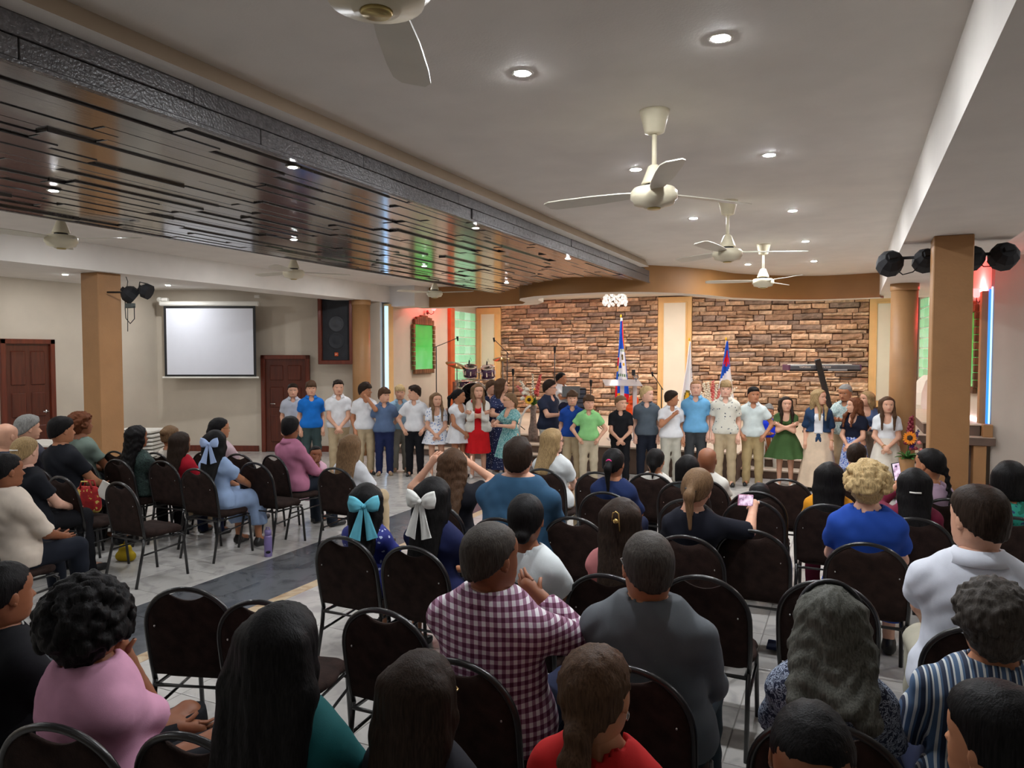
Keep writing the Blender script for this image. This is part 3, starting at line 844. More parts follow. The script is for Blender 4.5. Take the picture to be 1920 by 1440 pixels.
    for sd, s in (('L', -1), ('R', 1)):
        e, wv = arm[sd]; u = (wv - e) / np.linalg.norm(wv - e)
        side = np.cross(u, v3(0, 1, 0) if abs(u[1]) < .85 else v3(0, 0, 1)); side /= np.linalg.norm(side) + 1e-9
        nrm = np.cross(side, u)
        if nrm[1] < 0: nrm = -nrm
        crl = nrm * -1 if u[2] < -.5 else nrm * 1.0
        for k in range(5):
            if k < 4:
                b0 = wv + u * .045 * H + side * (k - 1.5) * .011 * H; ln = (.046, .052, .048, .038)[k] * H; d0 = u + .1 * crl
                r0 = .0058 * H
            else:
                b0 = wv + u * .012 * H + side * s * -.009 * H; d0 = u * .75 - side * s * .55 + .3 * crl; ln = .04 * H; r0 = .0068 * H
            d0 = d0 / np.linalg.norm(d0); d1 = d0 + .75 * crl; d1 /= np.linalg.norm(d1)
            pts = [b0, b0 + d0 * ln * .5, b0 + d0 * ln * .5 + d1 * ln * .5]
            o1 = np.cross(d0, side); o1 /= np.linalg.norm(o1) + 1e-9; o2 = np.cross(d0, o1)
            st = base + len(fv)
            for i, p in enumerate(pts):
                rr = r0 * (1, .95, .7)[i]
                for j in range(5):
                    an = 2 * math.pi * j / 5; fv.append(p + (o1 * math.cos(an) + o2 * math.sin(an)) * rr)
            for i in range(2):
                for j in range(5): fq.append((st + i * 5 + j, st + i * 5 + (j + 1) % 5, st + (i + 1) * 5 + (j + 1) % 5, st + (i + 1) * 5 + j))
            fq.append((st + 10, st + 11, st + 12, st + 13)); fq.append((st + 10, st + 13, st + 14, st + 14)) if False else None
    V = np.vstack([V, np.array(fv)]); groups.append((np.array(fq), 0))
    # head
    a = -math.radians(hrel); ti = math.radians(tilt); nd = math.radians(nod)
    Rz = np.array([[math.cos(a), -math.sin(a), 0], [math.sin(a), math.cos(a), 0], [0, 0, 1]])
    Rx = np.array([[1, 0, 0], [0, math.cos(nd), math.sin(nd)], [0, -math.sin(nd), math.cos(nd)]])   # nod>0 looks down
    Ry = np.array([[math.cos(ti), 0, math.sin(ti)], [0, 1, 0], [-math.sin(ti), 0, math.cos(ti)]])
    Rm = Rz @ Ry @ Rx
    hv, hg = HEADS[1 if female else (2 if face == 2 else 0)]
    # the neck follows only partly
    wgt = np.clip((hv[:, 2] + .3) / .3, 0, 1)[:, None]
    Vh = (hv * hh) @ Rm.T * wgt + (hv * hh) * (1 - wgt) + chin
    b0 = len(V); V = np.vstack([V, Vh]); groups += [(f + b0, m) for f, m in hg]
    sk = SKINS[skin]; hc = HAIRC[hair[1]] if hair else HAIRC['black']
    lipc = (sk[0] * .78, sk[1] * .5, sk[2] * .5)
    mats = [skin_mat(sk), pmat('lips_%.3f' % sk[0], lipc, .45, var=.05), M_eye, M_iris, pmat('brow_%.3f_%.3f' % (sk[0], hc[0]), tuple(.45 * s_ + .55 * min(h_, s_ * .6) for s_, h_ in zip(sk, hc)), .7)]
    link('body', np_mesh('body', V, groups), mats, root)
    # ---- hair
    def T(x, y, z): return Rm @ (v3(x, y, z) * hh) + chin
    def nrm(x, y, z): q = Rm @ v3(x, y, z); return q / np.linalg.norm(q)
    st = hair[0]; hr = []; curl = 0; hres = res * .95; opt = hair[2] if len(hair) > 2 else {}
    cc = T(0, -.025, .60)
    def cap(t, p0, n0, rx=.36, top=0.0, ck=()):
        hr.append(El(cc, ((rx + t) * hh, (.475 + t) * hh, (.40 + t + top) * hh), Rm, .02, ((T(*p0), nrm(*n0)),) + tuple(ck)))
        hr.append(El(T(0, -.12, .38), ((.335 + t * .8) * hh, (.345 + t) * hh, .42 * hh), Rm, .02, ((T(*p0), nrm(*n0)), (T(0, 0, .10), nrm(0, .25, -1)), (T(0, .02, 0), nrm(0, 1, 0)))))
    def lock(a_, b_, r0, r1, flat=None): hr.append(Cn(a_, b_, r0 * hh, r1 * hh, .03, flat))
    back = Rm @ v3(0, -1, 0)
    if st in ('short', 'fade', 'crop', 'curlytop', 'fringe', 'balding'):
        if st == 'balding':
            hr.append(El(cc, (.385 * hh, .50 * hh, .36 * hh), Rm, .02, ((T(0, .1, .62), nrm(0, .8, -.6)), (T(0, 0, .80), nrm(0, .1, 1)))))
        else:
            t = {'short': .05, 'fade': .03, 'crop': .028, 'curlytop': .04, 'fringe': .05}[st]
            cap(t, (0, .40, .80 if st != 'fringe' else .74), (0, .60, -.80), .362)
        if st in ('fade', 'short', 'fringe'):
            hr.append(El(T(0, .0, .80), ((.335 + (.03 if st != 'fade' else .015)) * hh, .43 * hh, .25 * hh), Rm, .03, ((T(0, .38, .76), nrm(0, .75, -.66)),)))
        if st == 'fringe':
            for i in range(5): lock(T(-.24 + .12 * i, .30, .86), T(-.25 + .125 * i, .415, .69 + .02 * math.sin(i * 2.3)), .07, .05)
        if st in ('short', 'fringe'):
            rr = random.Random(int(px) + 1)
            for i in range(22):
                an = rr.uniform(0, 6.28); q_ = rr.uniform(.1, .9); x = math.cos(an) * q_ * .33; y = math.sin(an) * q_ * .42
                if y > .3: continue
                z = .62 + .40 * math.sqrt(max(.05, 1 - q_ * q_)); d_ = rr.uniform(-.12, .12)
                lock(T(x, y, z), T(x + d_, y + .1, z + rr.uniform(0, .03)), .06, .035)
        if st == 'curlytop':
            rr = random.Random(int(px))
            for i in range(60):
                an = rr.uniform(0, 6.28); el = rr.uniform(.2, 1.45); x = math.cos(an) * math.cos(el); y = math.sin(an) * math.cos(el); z = math.sin(el)
                if y > .75 and z < .55: continue
                hr.append(El(T(x * .37, y * .48 - .02, .63 + z * .40), np.full(3, rr.uniform(.07, .10) * hh), None, .012))
    elif st in ('long', 'wavy', 'halfup'):
        L = opt.get('len', .55); wv_ = opt.get('w', .30); t = .05
        cap(t, (0, .36, .84), (0, .86, -.5), .362)
        ly = opt.get('front', 0)
        dn = v3(0, 0, -1)
        zb = chin[2] - L
        for i in range(5):
            u = (i - 2) / 2
            p0 = T(u * .30, -.30 + .12 * abs(u), .62); p1 = T(u * wv_ * 1.0, -.36 + .1 * abs(u), .1); p2 = p1.copy(); p2[2] = zb + .02 * math.sin(i * 2.1 + px)
            p2 = p2 + back * (.04 if sit else .03); p2[1] = min(p2[1], (lean if sit else 0) * max(0, p2[2] - .52 * H - S['dz']) - .078 * H * build - .045) if abs(hrel) < 60 else p2[1]
            p2[0] *= opt.get('spread', 1.0)
            lock(p0, p1, .20, .17); lock(p1, p2, .17, .11 if st != 'wavy' else .15)
        for s in (-1, 1):
            p0 = T(s * .30, .06, .72); p1 = T(s * .36, .05, .25); lock(p0, p1, .11, .10)
            p2 = p1.copy(); p2[2] = chin[2] - L * (.9 if ly else .45); p2 = p2 + Rm @ v3(0, .05 if ly else -.06, 0)
            if ly and abs(hrel) < 75:
                bx, by = np.sign(p2[0]) * min(abs(p2[0]), .075 * H) if abs(p2[0]) > 1e-4 else 0, p2[1]
                p2[1] = max(p2[1], .108 * H); p2[0] = bx; pm_ = v3(bx * 1.05, .068 * H, .815 * H + S['dz'])
                lock(p1, pm_, .12, .11); lock(pm_, p2, .11, .06)
            else: lock(p1, p2, .10, .07)
        if st == 'wavy': curl = .006
    elif st == 'bob':
        cap(.07, (0, .34, .84), (0, .88, -.47), .37)
        for i in range(5):
            u = (i - 2) / 2; lock(T(u * .3, -.3 + .14 * abs(u), .6), T(u * .36, -.3 + .2 * abs(u), .02), .2, .17)
    elif st in ('pony', 'lowpony', 'bun', 'lowbun', 'topbun', 'braid', 'tied'):
        cap(.04, (0, .38, .82), (0, .62, -.78), .362)
        if st == 'pony':
            p0 = T(0, -.50, .60); L = opt.get('len', .22); p1 = p0 + back * .05 * 1 + v3(0, 0, -.05); p2 = p1 + v3(.01, 0, -L) + back * .01
            lock(p0, p1, .10, .12); lock(p1, p2, .13, .05)
        if st == 'lowpony':
            p0 = T(0, -.46, .22); p1 = p0 + back * .03 + v3(0, 0, -.06); p2 = p1 + v3(.02, -.02, -opt.get('len', .22)); lock(p0, p1, .12, .15); lock(p1, p2, .16, .09); hr.append(El(p0 + back * .02, (.15 * hh, .13 * hh, .13 * hh), Rm, .02)); curl = .004
        if st in ('bun', 'topbun'):
            c0 = T(0, -.50, .72) if st == 'bun' else T(0, -.42, .92)
            hr.append(El(c0, np.full(3, .17 * hh), None, .02)); curl = .003
        if st == 'lowbun':
            hr.append(El(T(0, -.48, .18), (.17 * hh, .14 * hh, .15 * hh), Rm, .02))
        if st == 'braid':
            p = T(.12, -.50, .35)
            for i in range(11):
                hr.append(El(p + v3(.008 * (-1) ** i, 0, 0), (.085 * hh, .075 * hh, .085 * hh), None, .012)); p = p + v3(.004, -.002, -.030) 
        if st == 'tied':
            hr.append(El(T(0, -.47, .38), (.15 * hh, .15 * hh, .17 * hh), Rm, .03)); lock(T(0, -.48, .3), T(0, -.5, -.25), .12, .05)
    elif st == 'curly':
        curl = -.0045
        rr = random.Random(int(px) + 5); cap(.06, (0, .34, .84), (0, .84, -.54), .37)
        n = opt.get('n', 120); sp = opt.get('r', .43); drop = opt.get('drop', .3)
        for i in range(n):
            an = rr.uniform(0, 6.28); z = rr.uniform(-drop, 1.0); cz = math.sqrt(max(0, 1 - max(z, 0) ** 2)); x = math.cos(an) * cz; y = math.sin(an) * cz
            if y > .35 and z < .45: continue
            hr.append(El(T(x * sp, y * (sp + .08) - .03, .58 + z * (sp - .01)), np.full(3, rr.uniform(.07, .115) * hh), None, .008))
    if hr:
        ph = px * .37
        def wp(X, Y, Z):
            an = np.arctan2(X - cc[0], Y - cc[1])
            r = .0016 * np.sin(26 * an + 3 * np.sin(Z * 18 + ph)) + .0012 * np.sin(47 * an + Z * 25 + ph)
            if curl < 0: r = r + curl * np.sin(X * 105 + 2 * np.sin(Z * 40)) * np.sin(Y * 105 + ph) * np.sin(Z * 105 + 2 * np.sin(X * 50)) * 2
            elif curl: r = r + curl * np.sin(Z * 95 + 4 * np.sin(an * 5 + ph)) * np.sin(an * 9 + Z * 12)
            return r
        V, Q = sdf_mesh(hr, hres * ((.85 if st != 'curly' else .72) if zc < 9 else .66), (), wp)
        if len(V): link('hair', np_mesh('hair', V, [(Q, 0)]), hair_mat(hc), root)
    # ---- clothes
    tm = top; o = .012
    hem = (.50 if hemz is None else hemz) * H + S['dz']
    fold_ph = px * .11
    def wrinkle(X, Y, Z):
        return .0042 * np.sin(34 * Z + 16 * X + fold_ph + 2 * np.sin(9 * X)) * np.sin(21 * X + 11 * Z + 7 * Y) + .0026 * np.sin(62 * (Z + .6 * np.abs(X)) + fold_ph + 3 * np.sin(14 * X)) * np.sin(8 * Z + 5 * X + fold_ph)
    if tm is not None:
        pr = torso(S, H, o + .004, female, build, .010)
        for sd in 'LR':
            e, wv = arm[sd]; sh = S['sh' + sd]; u1 = (e - sh) / np.linalg.norm(e - sh); u2 = (wv - e) / np.linalg.norm(wv - e)
            ru = .031 * H * (.5 + .5 * build)
            if sleeve == 'short':
                end = sh + u1 * (l1 * .62); pr.append(Cn(sh, sh + u1 * l1 * .8, ru + o + .004, ru + o + .010, .02, None, ((end, u1),)))
            elif sleeve == 'puff':
                end = sh + u1 * (l1 * .6); pr += [Cn(sh, sh + u1 * l1 * .8, ru + o + .008, ru + o + .02, .02, None, ((end, u1),))]
            elif sleeve == 'elbow':
                end = sh + u1 * (l1 * .96); pr.append(Cn(sh, e, ru + o + .004, .0265 * H + o + .012, .02, None, ((end, u1),)))
            elif sleeve in ('long', 'roll'):
                fr_ = .93 if sleeve == 'long' else .45
                end = e + u2 * l2 * fr_; pr += [Cn(sh, e, ru + o + .004, .0265 * H + o + .006, .02), Cn(e, wv, .0275 * H + o + .006, .018 * H + o + .003, .02, None, ((end, u2),))]
        na_, nb_ = Pf(0, .0, .835), chin + v3(0, 0, .3 * hh)
        subs = [(na_, nb_, .0445 * H if not female else .050 * H)]
        if female: subs.append((Pf(0, .055, .83), Pf(0, .075, .80), .042 * H))
        else: subs.append((Pf(0, .05, .838), Pf(0, .07, .83), .026 * H))
        V, Q = sdf_mesh(pr, res, ((v3(0, 0, hem), v3(0, 0, -1)), (chin + v3(0, 0, .05 * hh), v3(0, 0, 1))), wrinkle, subs)
        kind = 'dress_bodice' if bot and bot[0] == 'dress' else 'shirt'
        sh_o = link(kind, np_mesh('shirt', V, [(Q, 0)]), tm, root)
        if collar:
            c0 = Pf(0, -.004, .855); mb = MB(); nseg = 18; vs = []
            for k in range(nseg + 1):
                an = math.radians(-155 + 310 * k / nseg) + math.pi      # opening at the front
                ca, sa = math.sin(an), math.cos(an)
                fz = -.012 * H * max(0, sa)
                for r, z in ((.044, .020), (.050, .022), (.074, -.010), (.068, -.013)):
                    vs.append((c0[0] + ca * r * H, c0[1] + sa * r * H * .95 + .004 * H, c0[2] + z * H + fz))
            fs = [(k * 4 + i, k * 4 + i + 1, (k + 1) * 4 + i + 1, (k + 1) * 4 + i) for k in range(nseg) for i in range(3)]
            mb.add(vs, fs, 0, True); mb.build('collar', tm if collar is True else collar, root)
    if bot is not None:
        bk_, bm_ = bot[0], bot[1]
        ob = .014
        waist = v3(0, 0, .60 * H + S['dz'])
        if bk_ == 'trousers' or sit and bk_ in ('skirt', 'dress'):
            sk_ = bk_ != 'trousers'
            pr = torso(S, H, ob - .004, female, build)[:2]
            for sd in 'LR':
                k_, a_ = S['knee' + sd], S['ank' + sd]
                ex = .02 if sk_ else 0
                pr += [Cn(S['hip' + sd], k_, .053 * H * (.4 + .6 * build) + ob + ex, .036 * H + ob + ex, .03)]
                if sk_:
                    m = k_ + (a_ - k_) * .65; pr += [Cn(k_, m, .036 * H + ob + ex, .05 * H + ex, .04, None, ((m, v3(0, 0, -1)),))]
                else: pr += [Cn(k_, a_ + v3(0, 0, -.03 * H), .036 * H + ob, .029 * H + ob, .02, None, ((v3(0, 0, .022), v3(0, 0, -1)),))]
            if sk_: pr += [Cn((S['hipL'] + S['hipR']) / 2, (S['kneeL'] + S['kneeR']) / 2, .06 * H, .05 * H, .05)]
            V, Q = sdf_mesh(pr, res * 1.1, ((waist, v3(0, 0, 1)),), wrinkle)
            link('skirt' if sk_ else 'trousers', np_mesh('trousers', V, [(Q, 0)]), bm_, root)
        else:
            zh = bot[2] * H; flare = bot[3] if len(bot) > 3 else .13
            zw = .62 * H; nseg = 48; nr = 14; vs = []; w0x, w0y = (.078 * build) * H + .012, .062 * H * build + .012
            for i in range(nr + 1):
                t = i / nr; z = zw + (zh - zw) * t
                hip_ = math.sin(min(1, t * 2.2) * math.pi / 2) * .022 * H
                for j in range(nseg):
                    an = 2 * math.pi * j / nseg
                    fo = 1 + .07 * t * math.sin(an * 9 + px) + .04 * t * math.sin(an * 5 + 1.3 * px)
                    rx = (w0x + hip_ + (flare * H - w0x) * t ** 1.2) * fo; ry = (w0y + hip_ + (flare * .9 * H - w0y) * t ** 1.2) * fo
                    vs.append((rx * math.cos(an), ry * math.sin(an), z))
            fs = [(i * nseg + j, i * nseg + (j + 1) % nseg, (i + 1) * nseg + (j + 1) % nseg, (i + 1) * nseg + j) for i in range(nr) for j in range(nseg)]
            fs = [f[::-1] for f in fs]
            np_ = np_mesh('skirt', np.array(vs), [(np.array(fs), 0)])
            link('skirt', np_, bm_, root)
    # shoes
    shm = {'black': M_shoe_blk, 'white': M_shoe_wht, 'tan': M_shoe_brn}[shoes]
    for sd, s in (('L', -1), ('R', 1)):
        a_ = S['ank' + sd]; k = H / 1.7
        V, Q = sdf_mesh([Cn((a_[0], a_[1] - .03 * k, .045 * k), (a_[0] + s * .02 * k, a_[1] + .15 * k, .03 * k), .046 * k, .038 * k, .02, ((1, 0, 0), 1.05)), Cn((a_[0], a_[1] - .01, .05 * k), (a_[0], a_[1] - .005, .09 * k), .043 * k, .04 * k, .02)], .018, ((v3(0, 0, .002), v3(0, 0, -1)),))
        link('shoe', np_mesh('shoe', V, [(Q, 0)]), shm, root)
    # ---- extras
    for ex in extras:
        k = ex[0]
        if k == 'glasses':
            mb = MB()
            for s in (-1, 1):
                ring = [T(s * .15 + .085 * math.cos(t), .425, .50 + .055 * math.sin(t)) for t in np.linspace(0, 6.28, 13)[:-1]]
                mb.tube(ring, .0022, 5, closed=True); mb.tube([T(s * .235, .42, .51), T(s * .375, .28, .52), T(s * .385, -.06, .52), T(s * .38, -.1, .47)], .0028, 5)
            mb.tube([T(-.065, .43, .505), T(0, .445, .515), T(.065, .43, .505)], .0022, 5)
            mb.build('glasses', M_black if len(ex) < 2 else ex[1], root)
        elif k == 'bow':
            mb = MB(); c0 = T(0, -.60, .50); sc = ex[2] if len(ex) > 2 else 1.0
            X = Rm @ v3(1, 0, 0); B_ = back
            def bp(x, y, z): return c0 + X * x * sc + B_ * y * sc + v3(0, 0, z * sc)
            for s in (-1, 1):
                vs = []; nu, nv = 8, 7
                for i in range(nu + 1):
                    u = i / nu
                    for j in range(nv + 1):
                        v = j / nv * 2 - 1
                        hw = .014 + .042 * math.sin(min(1, u * 1.25) * math.pi / 2)
                        vs.append(bp(s * .115 * u * (1 - .12 * abs(v)), .012 + .03 * math.sin(u * math.pi) * (1 - .5 * v * v) + .004 * math.sin(v * 9), v * hw + .02 * u))
                b0 = len(vs)
                for i in range(nu + 1):
                    u = i / nu
                    for j in range(nv + 1):
                        v = j / nv * 2 - 1; hw = .014 + .042 * math.sin(min(1, u * 1.25) * math.pi / 2)
                        vs.append(bp(s * .115 * u * (1 - .12 * abs(v)), .004 - .004 * math.sin(u * math.pi), v * hw + .02 * u))
                g = lambda l, i, j: l * b0 + i * (nv + 1) + j
                fs = [(g(l, i, j), g(l, i + 1, j), g(l, i + 1, j + 1), g(l, i, j + 1)) for l in (0, 1) for i in range(nu) for j in range(nv)]
                fs += [(g(0, nu, j), g(1, nu, j), g(1, nu, j + 1), g(0, nu, j + 1)) for j in range(nv)]
                fs += [(g(0, i, jj), g(0, i + 1, jj), g(1, i + 1, jj), g(1, i, jj)) for i in range(nu) for jj in (0, nv)]
                mb.add(vs, fs, 0, True)
                vs = []
                for i in range(9):
                    u = i / 8
                    for l in (0, .004):
                        for j in range(5):
                            v = j / 4 * 2 - 1
                            vs.append(bp(s * (.012 + .05 * u) + v * (.012 + .028 * u), .02 + l + .006 * math.sin(v * 5 + u * 4) + .02 * u, -.01 - .22 * u + .012 * v * s * u))
                fs = [(i * 10 + l * 5 + j, i * 10 + l * 5 + j + 1, (i + 1) * 10 + l * 5 + j + 1, (i + 1) * 10 + l * 5 + j) for i in range(8) for l in (0, 1) for j in range(4)]
                fs += [(i * 10 + j, i * 10 + 5 + j, (i + 1) * 10 + 5 + j, (i + 1) * 10 + j) for i in range(8) for j in (0, 4)]
                mb.add(vs, fs, 0, True)
            mb.ball(Vector(bp(0, .018, 0)), .02 * sc, 8, 6)
            mb.build('hair_bow', ex[1], root, clean=True)
        elif k == 'tie':
            c0 = T(0, -.53, .58); mb = MB(); mb.tube([c0 + (Rm @ v3(math.cos(t), 0, 0)) * .022 + v3(0, 0, 0) + (Rm @ v3(0, -.4, 1)) * .022 * math.sin(t) for t in np.linspace(0, 6.28, 11)[:-1]], .008, 6, closed=True)
            mb.build('hair_tie', ex[1], root)
        elif k == 'clip':
            c0 = T(0, -.56, ex[2] if len(ex) > 2 else .45); X = Rm @ v3(1, 0, 0); mb = MB()
            mb.tube([c0 - X * .035, c0 + back * .012, c0 + X * .035], .006, 6); mb.build('hair_clip', ex[1], root)
        elif k == 'clawclip':
            c0 = T(0, -.54, .62); X = Rm @ v3(1, 0, 0); mb = MB()
            mb.tube([c0 + back * .012 - X * .02, c0 + back * .02 + v3(0, 0, .04) - X * .015, c0 + back * .02 + v3(0, 0, .05), c0 + back * .02 + v3(0, 0, .04) + X * .015, c0 + back * .014 + v3(0, 0, -.05) + X * .02], .0035, 5)
            mb.ball(Vector(c0 + back * .02), (.016, .01, .013), 8, 6, 0); mb.build('hair_clip', ex[1], root)
        elif k == 'headband':
            mb = MB(); mb.tube([T(.44 * math.cos(t), -.10, .60 + .48 * math.sin(t)) for t in np.linspace(.0, math.pi, 17)], .009, 6); mb.build('headband', ex[1], root)
        elif k == 'earring':
            mb = MB(); c0 = T(ex[1] * .385, -.01, .28); mb.tube([c0 + v3(0, math.cos(t), math.sin(t)) * .011 for t in np.linspace(0, 6.28, 9)[:-1]], .0016, 4, closed=True); mb.build('earring', M_chrome, root)
        elif k == 'cardigan':
            pr = torso(S, H, .024, female, build, .02)
            for sd in 'LR': pr += armc(sd, .014)
            V, Q = sdf_mesh(pr, res, ((v3(0, 0, .49 * H), v3(0, 0, -1)), (Pf(0, .0, .86), v3(0, .6, .8))), wrinkle)
            # open front: drop the centre strip
            keep = ~((np.abs(V[Q].mean(1)[:, 0]) < .035 * H) & (V[Q].mean(1)[:, 1] > .02))
            link('cardigan', np_mesh('cardigan', V, [(Q[keep], 0)]), ex[1], root)
        elif k == 'knot':
            mb = MB(); c0 = Pf(0, .085, .555); mb.ball(Vector(c0), (.03, .025, .025), 8, 6)
            for s in (-1, 1): mb.tube([c0, c0 + v3(s * .02, .012, -.05), c0 + v3(s * .035, .01, -.12)], [.018, .022, .006], 6)
            mb.build('shirt_knot', ex[1], root)
        elif k == 'inset':
            pr = torso(S, H, o + .014, female, build, .016)
            V, Q = sdf_mesh(pr, res, ((v3(0, 0, .57 * H), v3(0, 0, -1)), (Pf(0, 0, .825), v3(0, .6, 1) / 1.17), (v3(.04 * H, 0, 0), v3(1, 0, 0)), (v3(-.04 * H, 0, 0), v3(-1, 0, 0)), (v3(0, .01, 0), v3(0, -1, 0))))
            link('undershirt', np_mesh('undershirt', V, [(Q, 0)]), ex[1], root)
        elif k == 'bracelet':
            e, wv = arm[ex[1]]; u = (wv - e) / np.linalg.norm(wv - e); s1 = np.cross(u, v3(.3, .8, .2)); s1 /= np.linalg.norm(s1); s2 = np.cross(u, s1); c0 = wv - u * .012
            MB().tube([c0 + (s1 * math.cos(t) + s2 * math.sin(t)) * .021 * H for t in np.linspace(0, 6.28, 11)[:-1]], .005, 5, closed=True).build('bracelet', ex[2], root)
    if sit and chair:
        f = Vector((math.sin(math.radians(bh)), math.cos(math.radians(bh)), 0)); rt = Vector((f.y, -f.x, 0))
        add_chair(RL + f * (.148 - (.068 * H * build + .034) / 1.12 - (.03 if hair[0] in ('long', 'wavy', 'halfup') else 0)) + rt * chair_dx, bh, chair if isinstance(chair, str) else None, near=who)
    return root

# ------------------------------------------------------------------ banquet chair, built once and copied
M_chair = pmat('brown_chair_fabric', lin(44, 32, 28), .9, var=.35, scale=16, bump=.3, bscale=160, spec=.15)
M_frame = pmat('black_chair_frame', (.012, .011, .011), .28, var=.2, spec=.6)
CH_TOP = .90
def chair_parts():
    W = .225; lean = .11
    def bp(x, z): return (x, -.19 - (z - .46) * lean * 1.6, z)          # leaning back plane
    z_sh = .66
    arch = []
    for i in range(25):
        t = math.pi * i / 24; arch.append((W * math.cos(t) , z_sh + (CH_TOP - .012 - z_sh) * math.sin(t) ** .85))
    side = [(W * .965, .40), (W * .99, .5), (W, .6)]
    path = side + arch + [(-x, z) for x, z in side[::-1]]
    parts = {}
    mb = MB(); mb.tube([bp(x, z) for x, z in path], .0125, 8); parts['back_frame'] = (mb.mesh('back_frame'), M_frame)
    # padded panel with the hand slot left open under the arch
    def upper(x):
        t = math.acos(max(-1, min(1, x / W))); z = z_sh + (CH_TOP - .012 - z_sh) * math.sin(t) ** .85 - .008
        dip = .05 * max(0, 1 - (x / .095) ** 2) if abs(x) < .095 else 0
        return z - dip
    nx, nz = 22, 10; vs = []; fs = []
    for lay in (0, 1):
        for k in range(nz + 1):
            for i in range(nx + 1):
                x = -W * .975 + 2 * W * .975 * i / nx; zt_ = upper(x) if abs(x) < W * .975 else z_sh
                z = .44 + (max(zt_, .5) - .44) * k / nz
                ed = min(1, min(i, nx - i) / 2.0) * min(1, min(k, nz - k) / 1.5)
                p = bp(x, z); y = p[1] + (-.006 - .010 * ed if lay == 0 else .008 + .022 * ed)
                vs.append((x, y, z))
    n = (nx + 1) * (nz + 1); g = lambda l, k, i: l * n + k * (nx + 1) + i
    for k in range(nz):
        for i in range(nx):
            fs.append((g(0, k, i), g(0, k, i + 1), g(0, k + 1, i + 1), g(0, k + 1, i))); fs.append((g(1, k, i), g(1, k + 1, i), g(1, k + 1, i + 1), g(1, k, i + 1)))
    for i in range(nx): fs += [(g(0, 0, i), g(1, 0, i), g(1, 0, i + 1), g(0, 0, i + 1)), (g(0, nz, i), g(0, nz, i + 1), g(1, nz, i + 1), g(1, nz, i))]
    for k in range(nz): fs += [(g(0, k, 0), g(0, k + 1, 0), g(1, k + 1, 0), g(1, k, 0)), (g(0, k, nx), g(1, k, nx), g(1, k + 1, nx), g(0, k + 1, nx))]
    mb = MB(); mb.add(vs, fs, 0, True); parts['backrest'] = (mb.mesh('backrest', True), M_chair)
    # slot lip
    V, Q = sdf_mesh([Cn((-.15, -.10, .435), (.15, -.10, .435), .06, .06, .05, ((0, 0, 1), 1.7)), Cn((-.15, .14, .43), (.15, .14, .43), .075, .075, .06, ((0, 0, 1), 1.9)), Cn((-.12, .0, .435), (.12, .0, .435), .12, .12, .06, ((0, 0, 1), 2.8))], .016)
    parts['seat'] = (np_mesh('seat', V, [(Q, 0)]), M_chair)
    mb = MB(); mb.tube([(.2, -.2, .39), (.205, .2, .385), (-.205, .2, .385), (-.2, -.2, .39)], .011, 6, closed=True); parts['seat_frame'] = (mb.mesh('seat_frame'), M_frame)
    legs = []
    for s in (-1, 1):
        legs.append(MB().tube([(s * .215, -.185, .41), (s * .215, -.2, .3), (s * .22, -.27, .0)], .0125, 8).mesh('leg'))
        legs.append(MB().tube([(s * .205, .17, .385), (s * .21, .2, .36), (s * .215, .235, .0)], .0125, 8).mesh('leg'))
    parts['legs'] = (legs, M_frame)
    parts['stretcher'] = ([MB().tube([(s * .214, -.205, .27), (s * .21, .205, .3)], .008, 6).mesh('stretcher') for s in (-1, 1)], M_frame)
    parts['bolt'] = ([MB().ball((s * .17, bp(0, .70)[1] - .018, .70), .006, 6, 4).mesh('bolt') for s in (-1, 1)], M_chrome)
    return parts
CHP = chair_parts()
for k, (me, m) in CHP.items():
    for e in (me if isinstance(me, list) else [me]): e.materials.append(m)
NCH = [0]
def add_chair(loc, heading, label=None, near=None):
    t = empty('banquet_chair', loc, -math.radians(heading)); NCH[0] += 1
    for k, (me, m) in CHP.items():
        for e in (me if isinstance(me, list) else [me]): link('leg' if k == 'legs' else k, e, None, t)
    tag(t, label or ('brown banquet chair under the ' + (near or '')), 'chair', 'brown banquet chairs')
    return t
def chair_at(px, py, label, heading=0, top=CH_TOP):
    p = at_z(px, py, top); f = Vector((math.sin(math.radians(heading)), math.cos(math.radians(heading)), 0))
    return add_chair(Vector((p.x, p.y, 0)) + f * .265, heading, label)
# ------------------------------------------------------------------ lights in the ceiling
M_lens = emat('downlight_lens', (.93, .96, 1.0), LAMP)
M_lensS = emat('added_stage_lens', (1.0, .955, .90), LAMP * .85)
M_lensAdd = emat('added_downlight_lens', (.93, .96, 1.0), LAMP * .12)
M_lensW = emat('side_downlight_lens', (.95, .97, 1.0), LAMP * .8)
def dl_mesh(m, r=.038):
    ring = MB().lathe([(r, -.001), (r + .014, -.0025), (r + .018, 0)], 24).mesh('trim_ring'); ring.materials.append(M_white)
    lens = MB().lathe([(0, -.006), (r * .6, -.005), (r * .95, -.0025), (r, -.001)], 24).mesh('lens'); lens.materials.append(m)
    return ring, lens
DLM = {}
def downlight(x, y, z, label, m=None, group='ceiling downlights', r=.038):
    m = m or M_lens
    if (m.name, r) not in DLM: DLM[(m.name, r)] = dl_mesh(m, r)
    t = tag(empty('downlight', (x, y, z)), label, 'light', group)
    a, b = DLM[(m.name, r)]; link('trim_ring', a, None, t); link('lens', b, None, t)
ordn = ['nearest', 'second', 'third', 'fourth', 'farthest']
for k, y in enumerate((3.3, 5.36, 7.53, 9.65, 11.77)):
    downlight(-.541, y, CEIL, '%s round ceiling downlight in the row beside the right beam' % ordn[k])
    downlight(-1.48, y, CEIL, '%s round ceiling downlight in the row beside the ceiling fans' % ordn[k])
for y in (1.2, -2.0):
    for x in (-.541, -1.48): downlight(x, y, CEIL, 'added unseen ceiling downlight behind the viewer', M_lensAdd, group='downlights behind the viewer')  # unseen, put in to light the people's backs
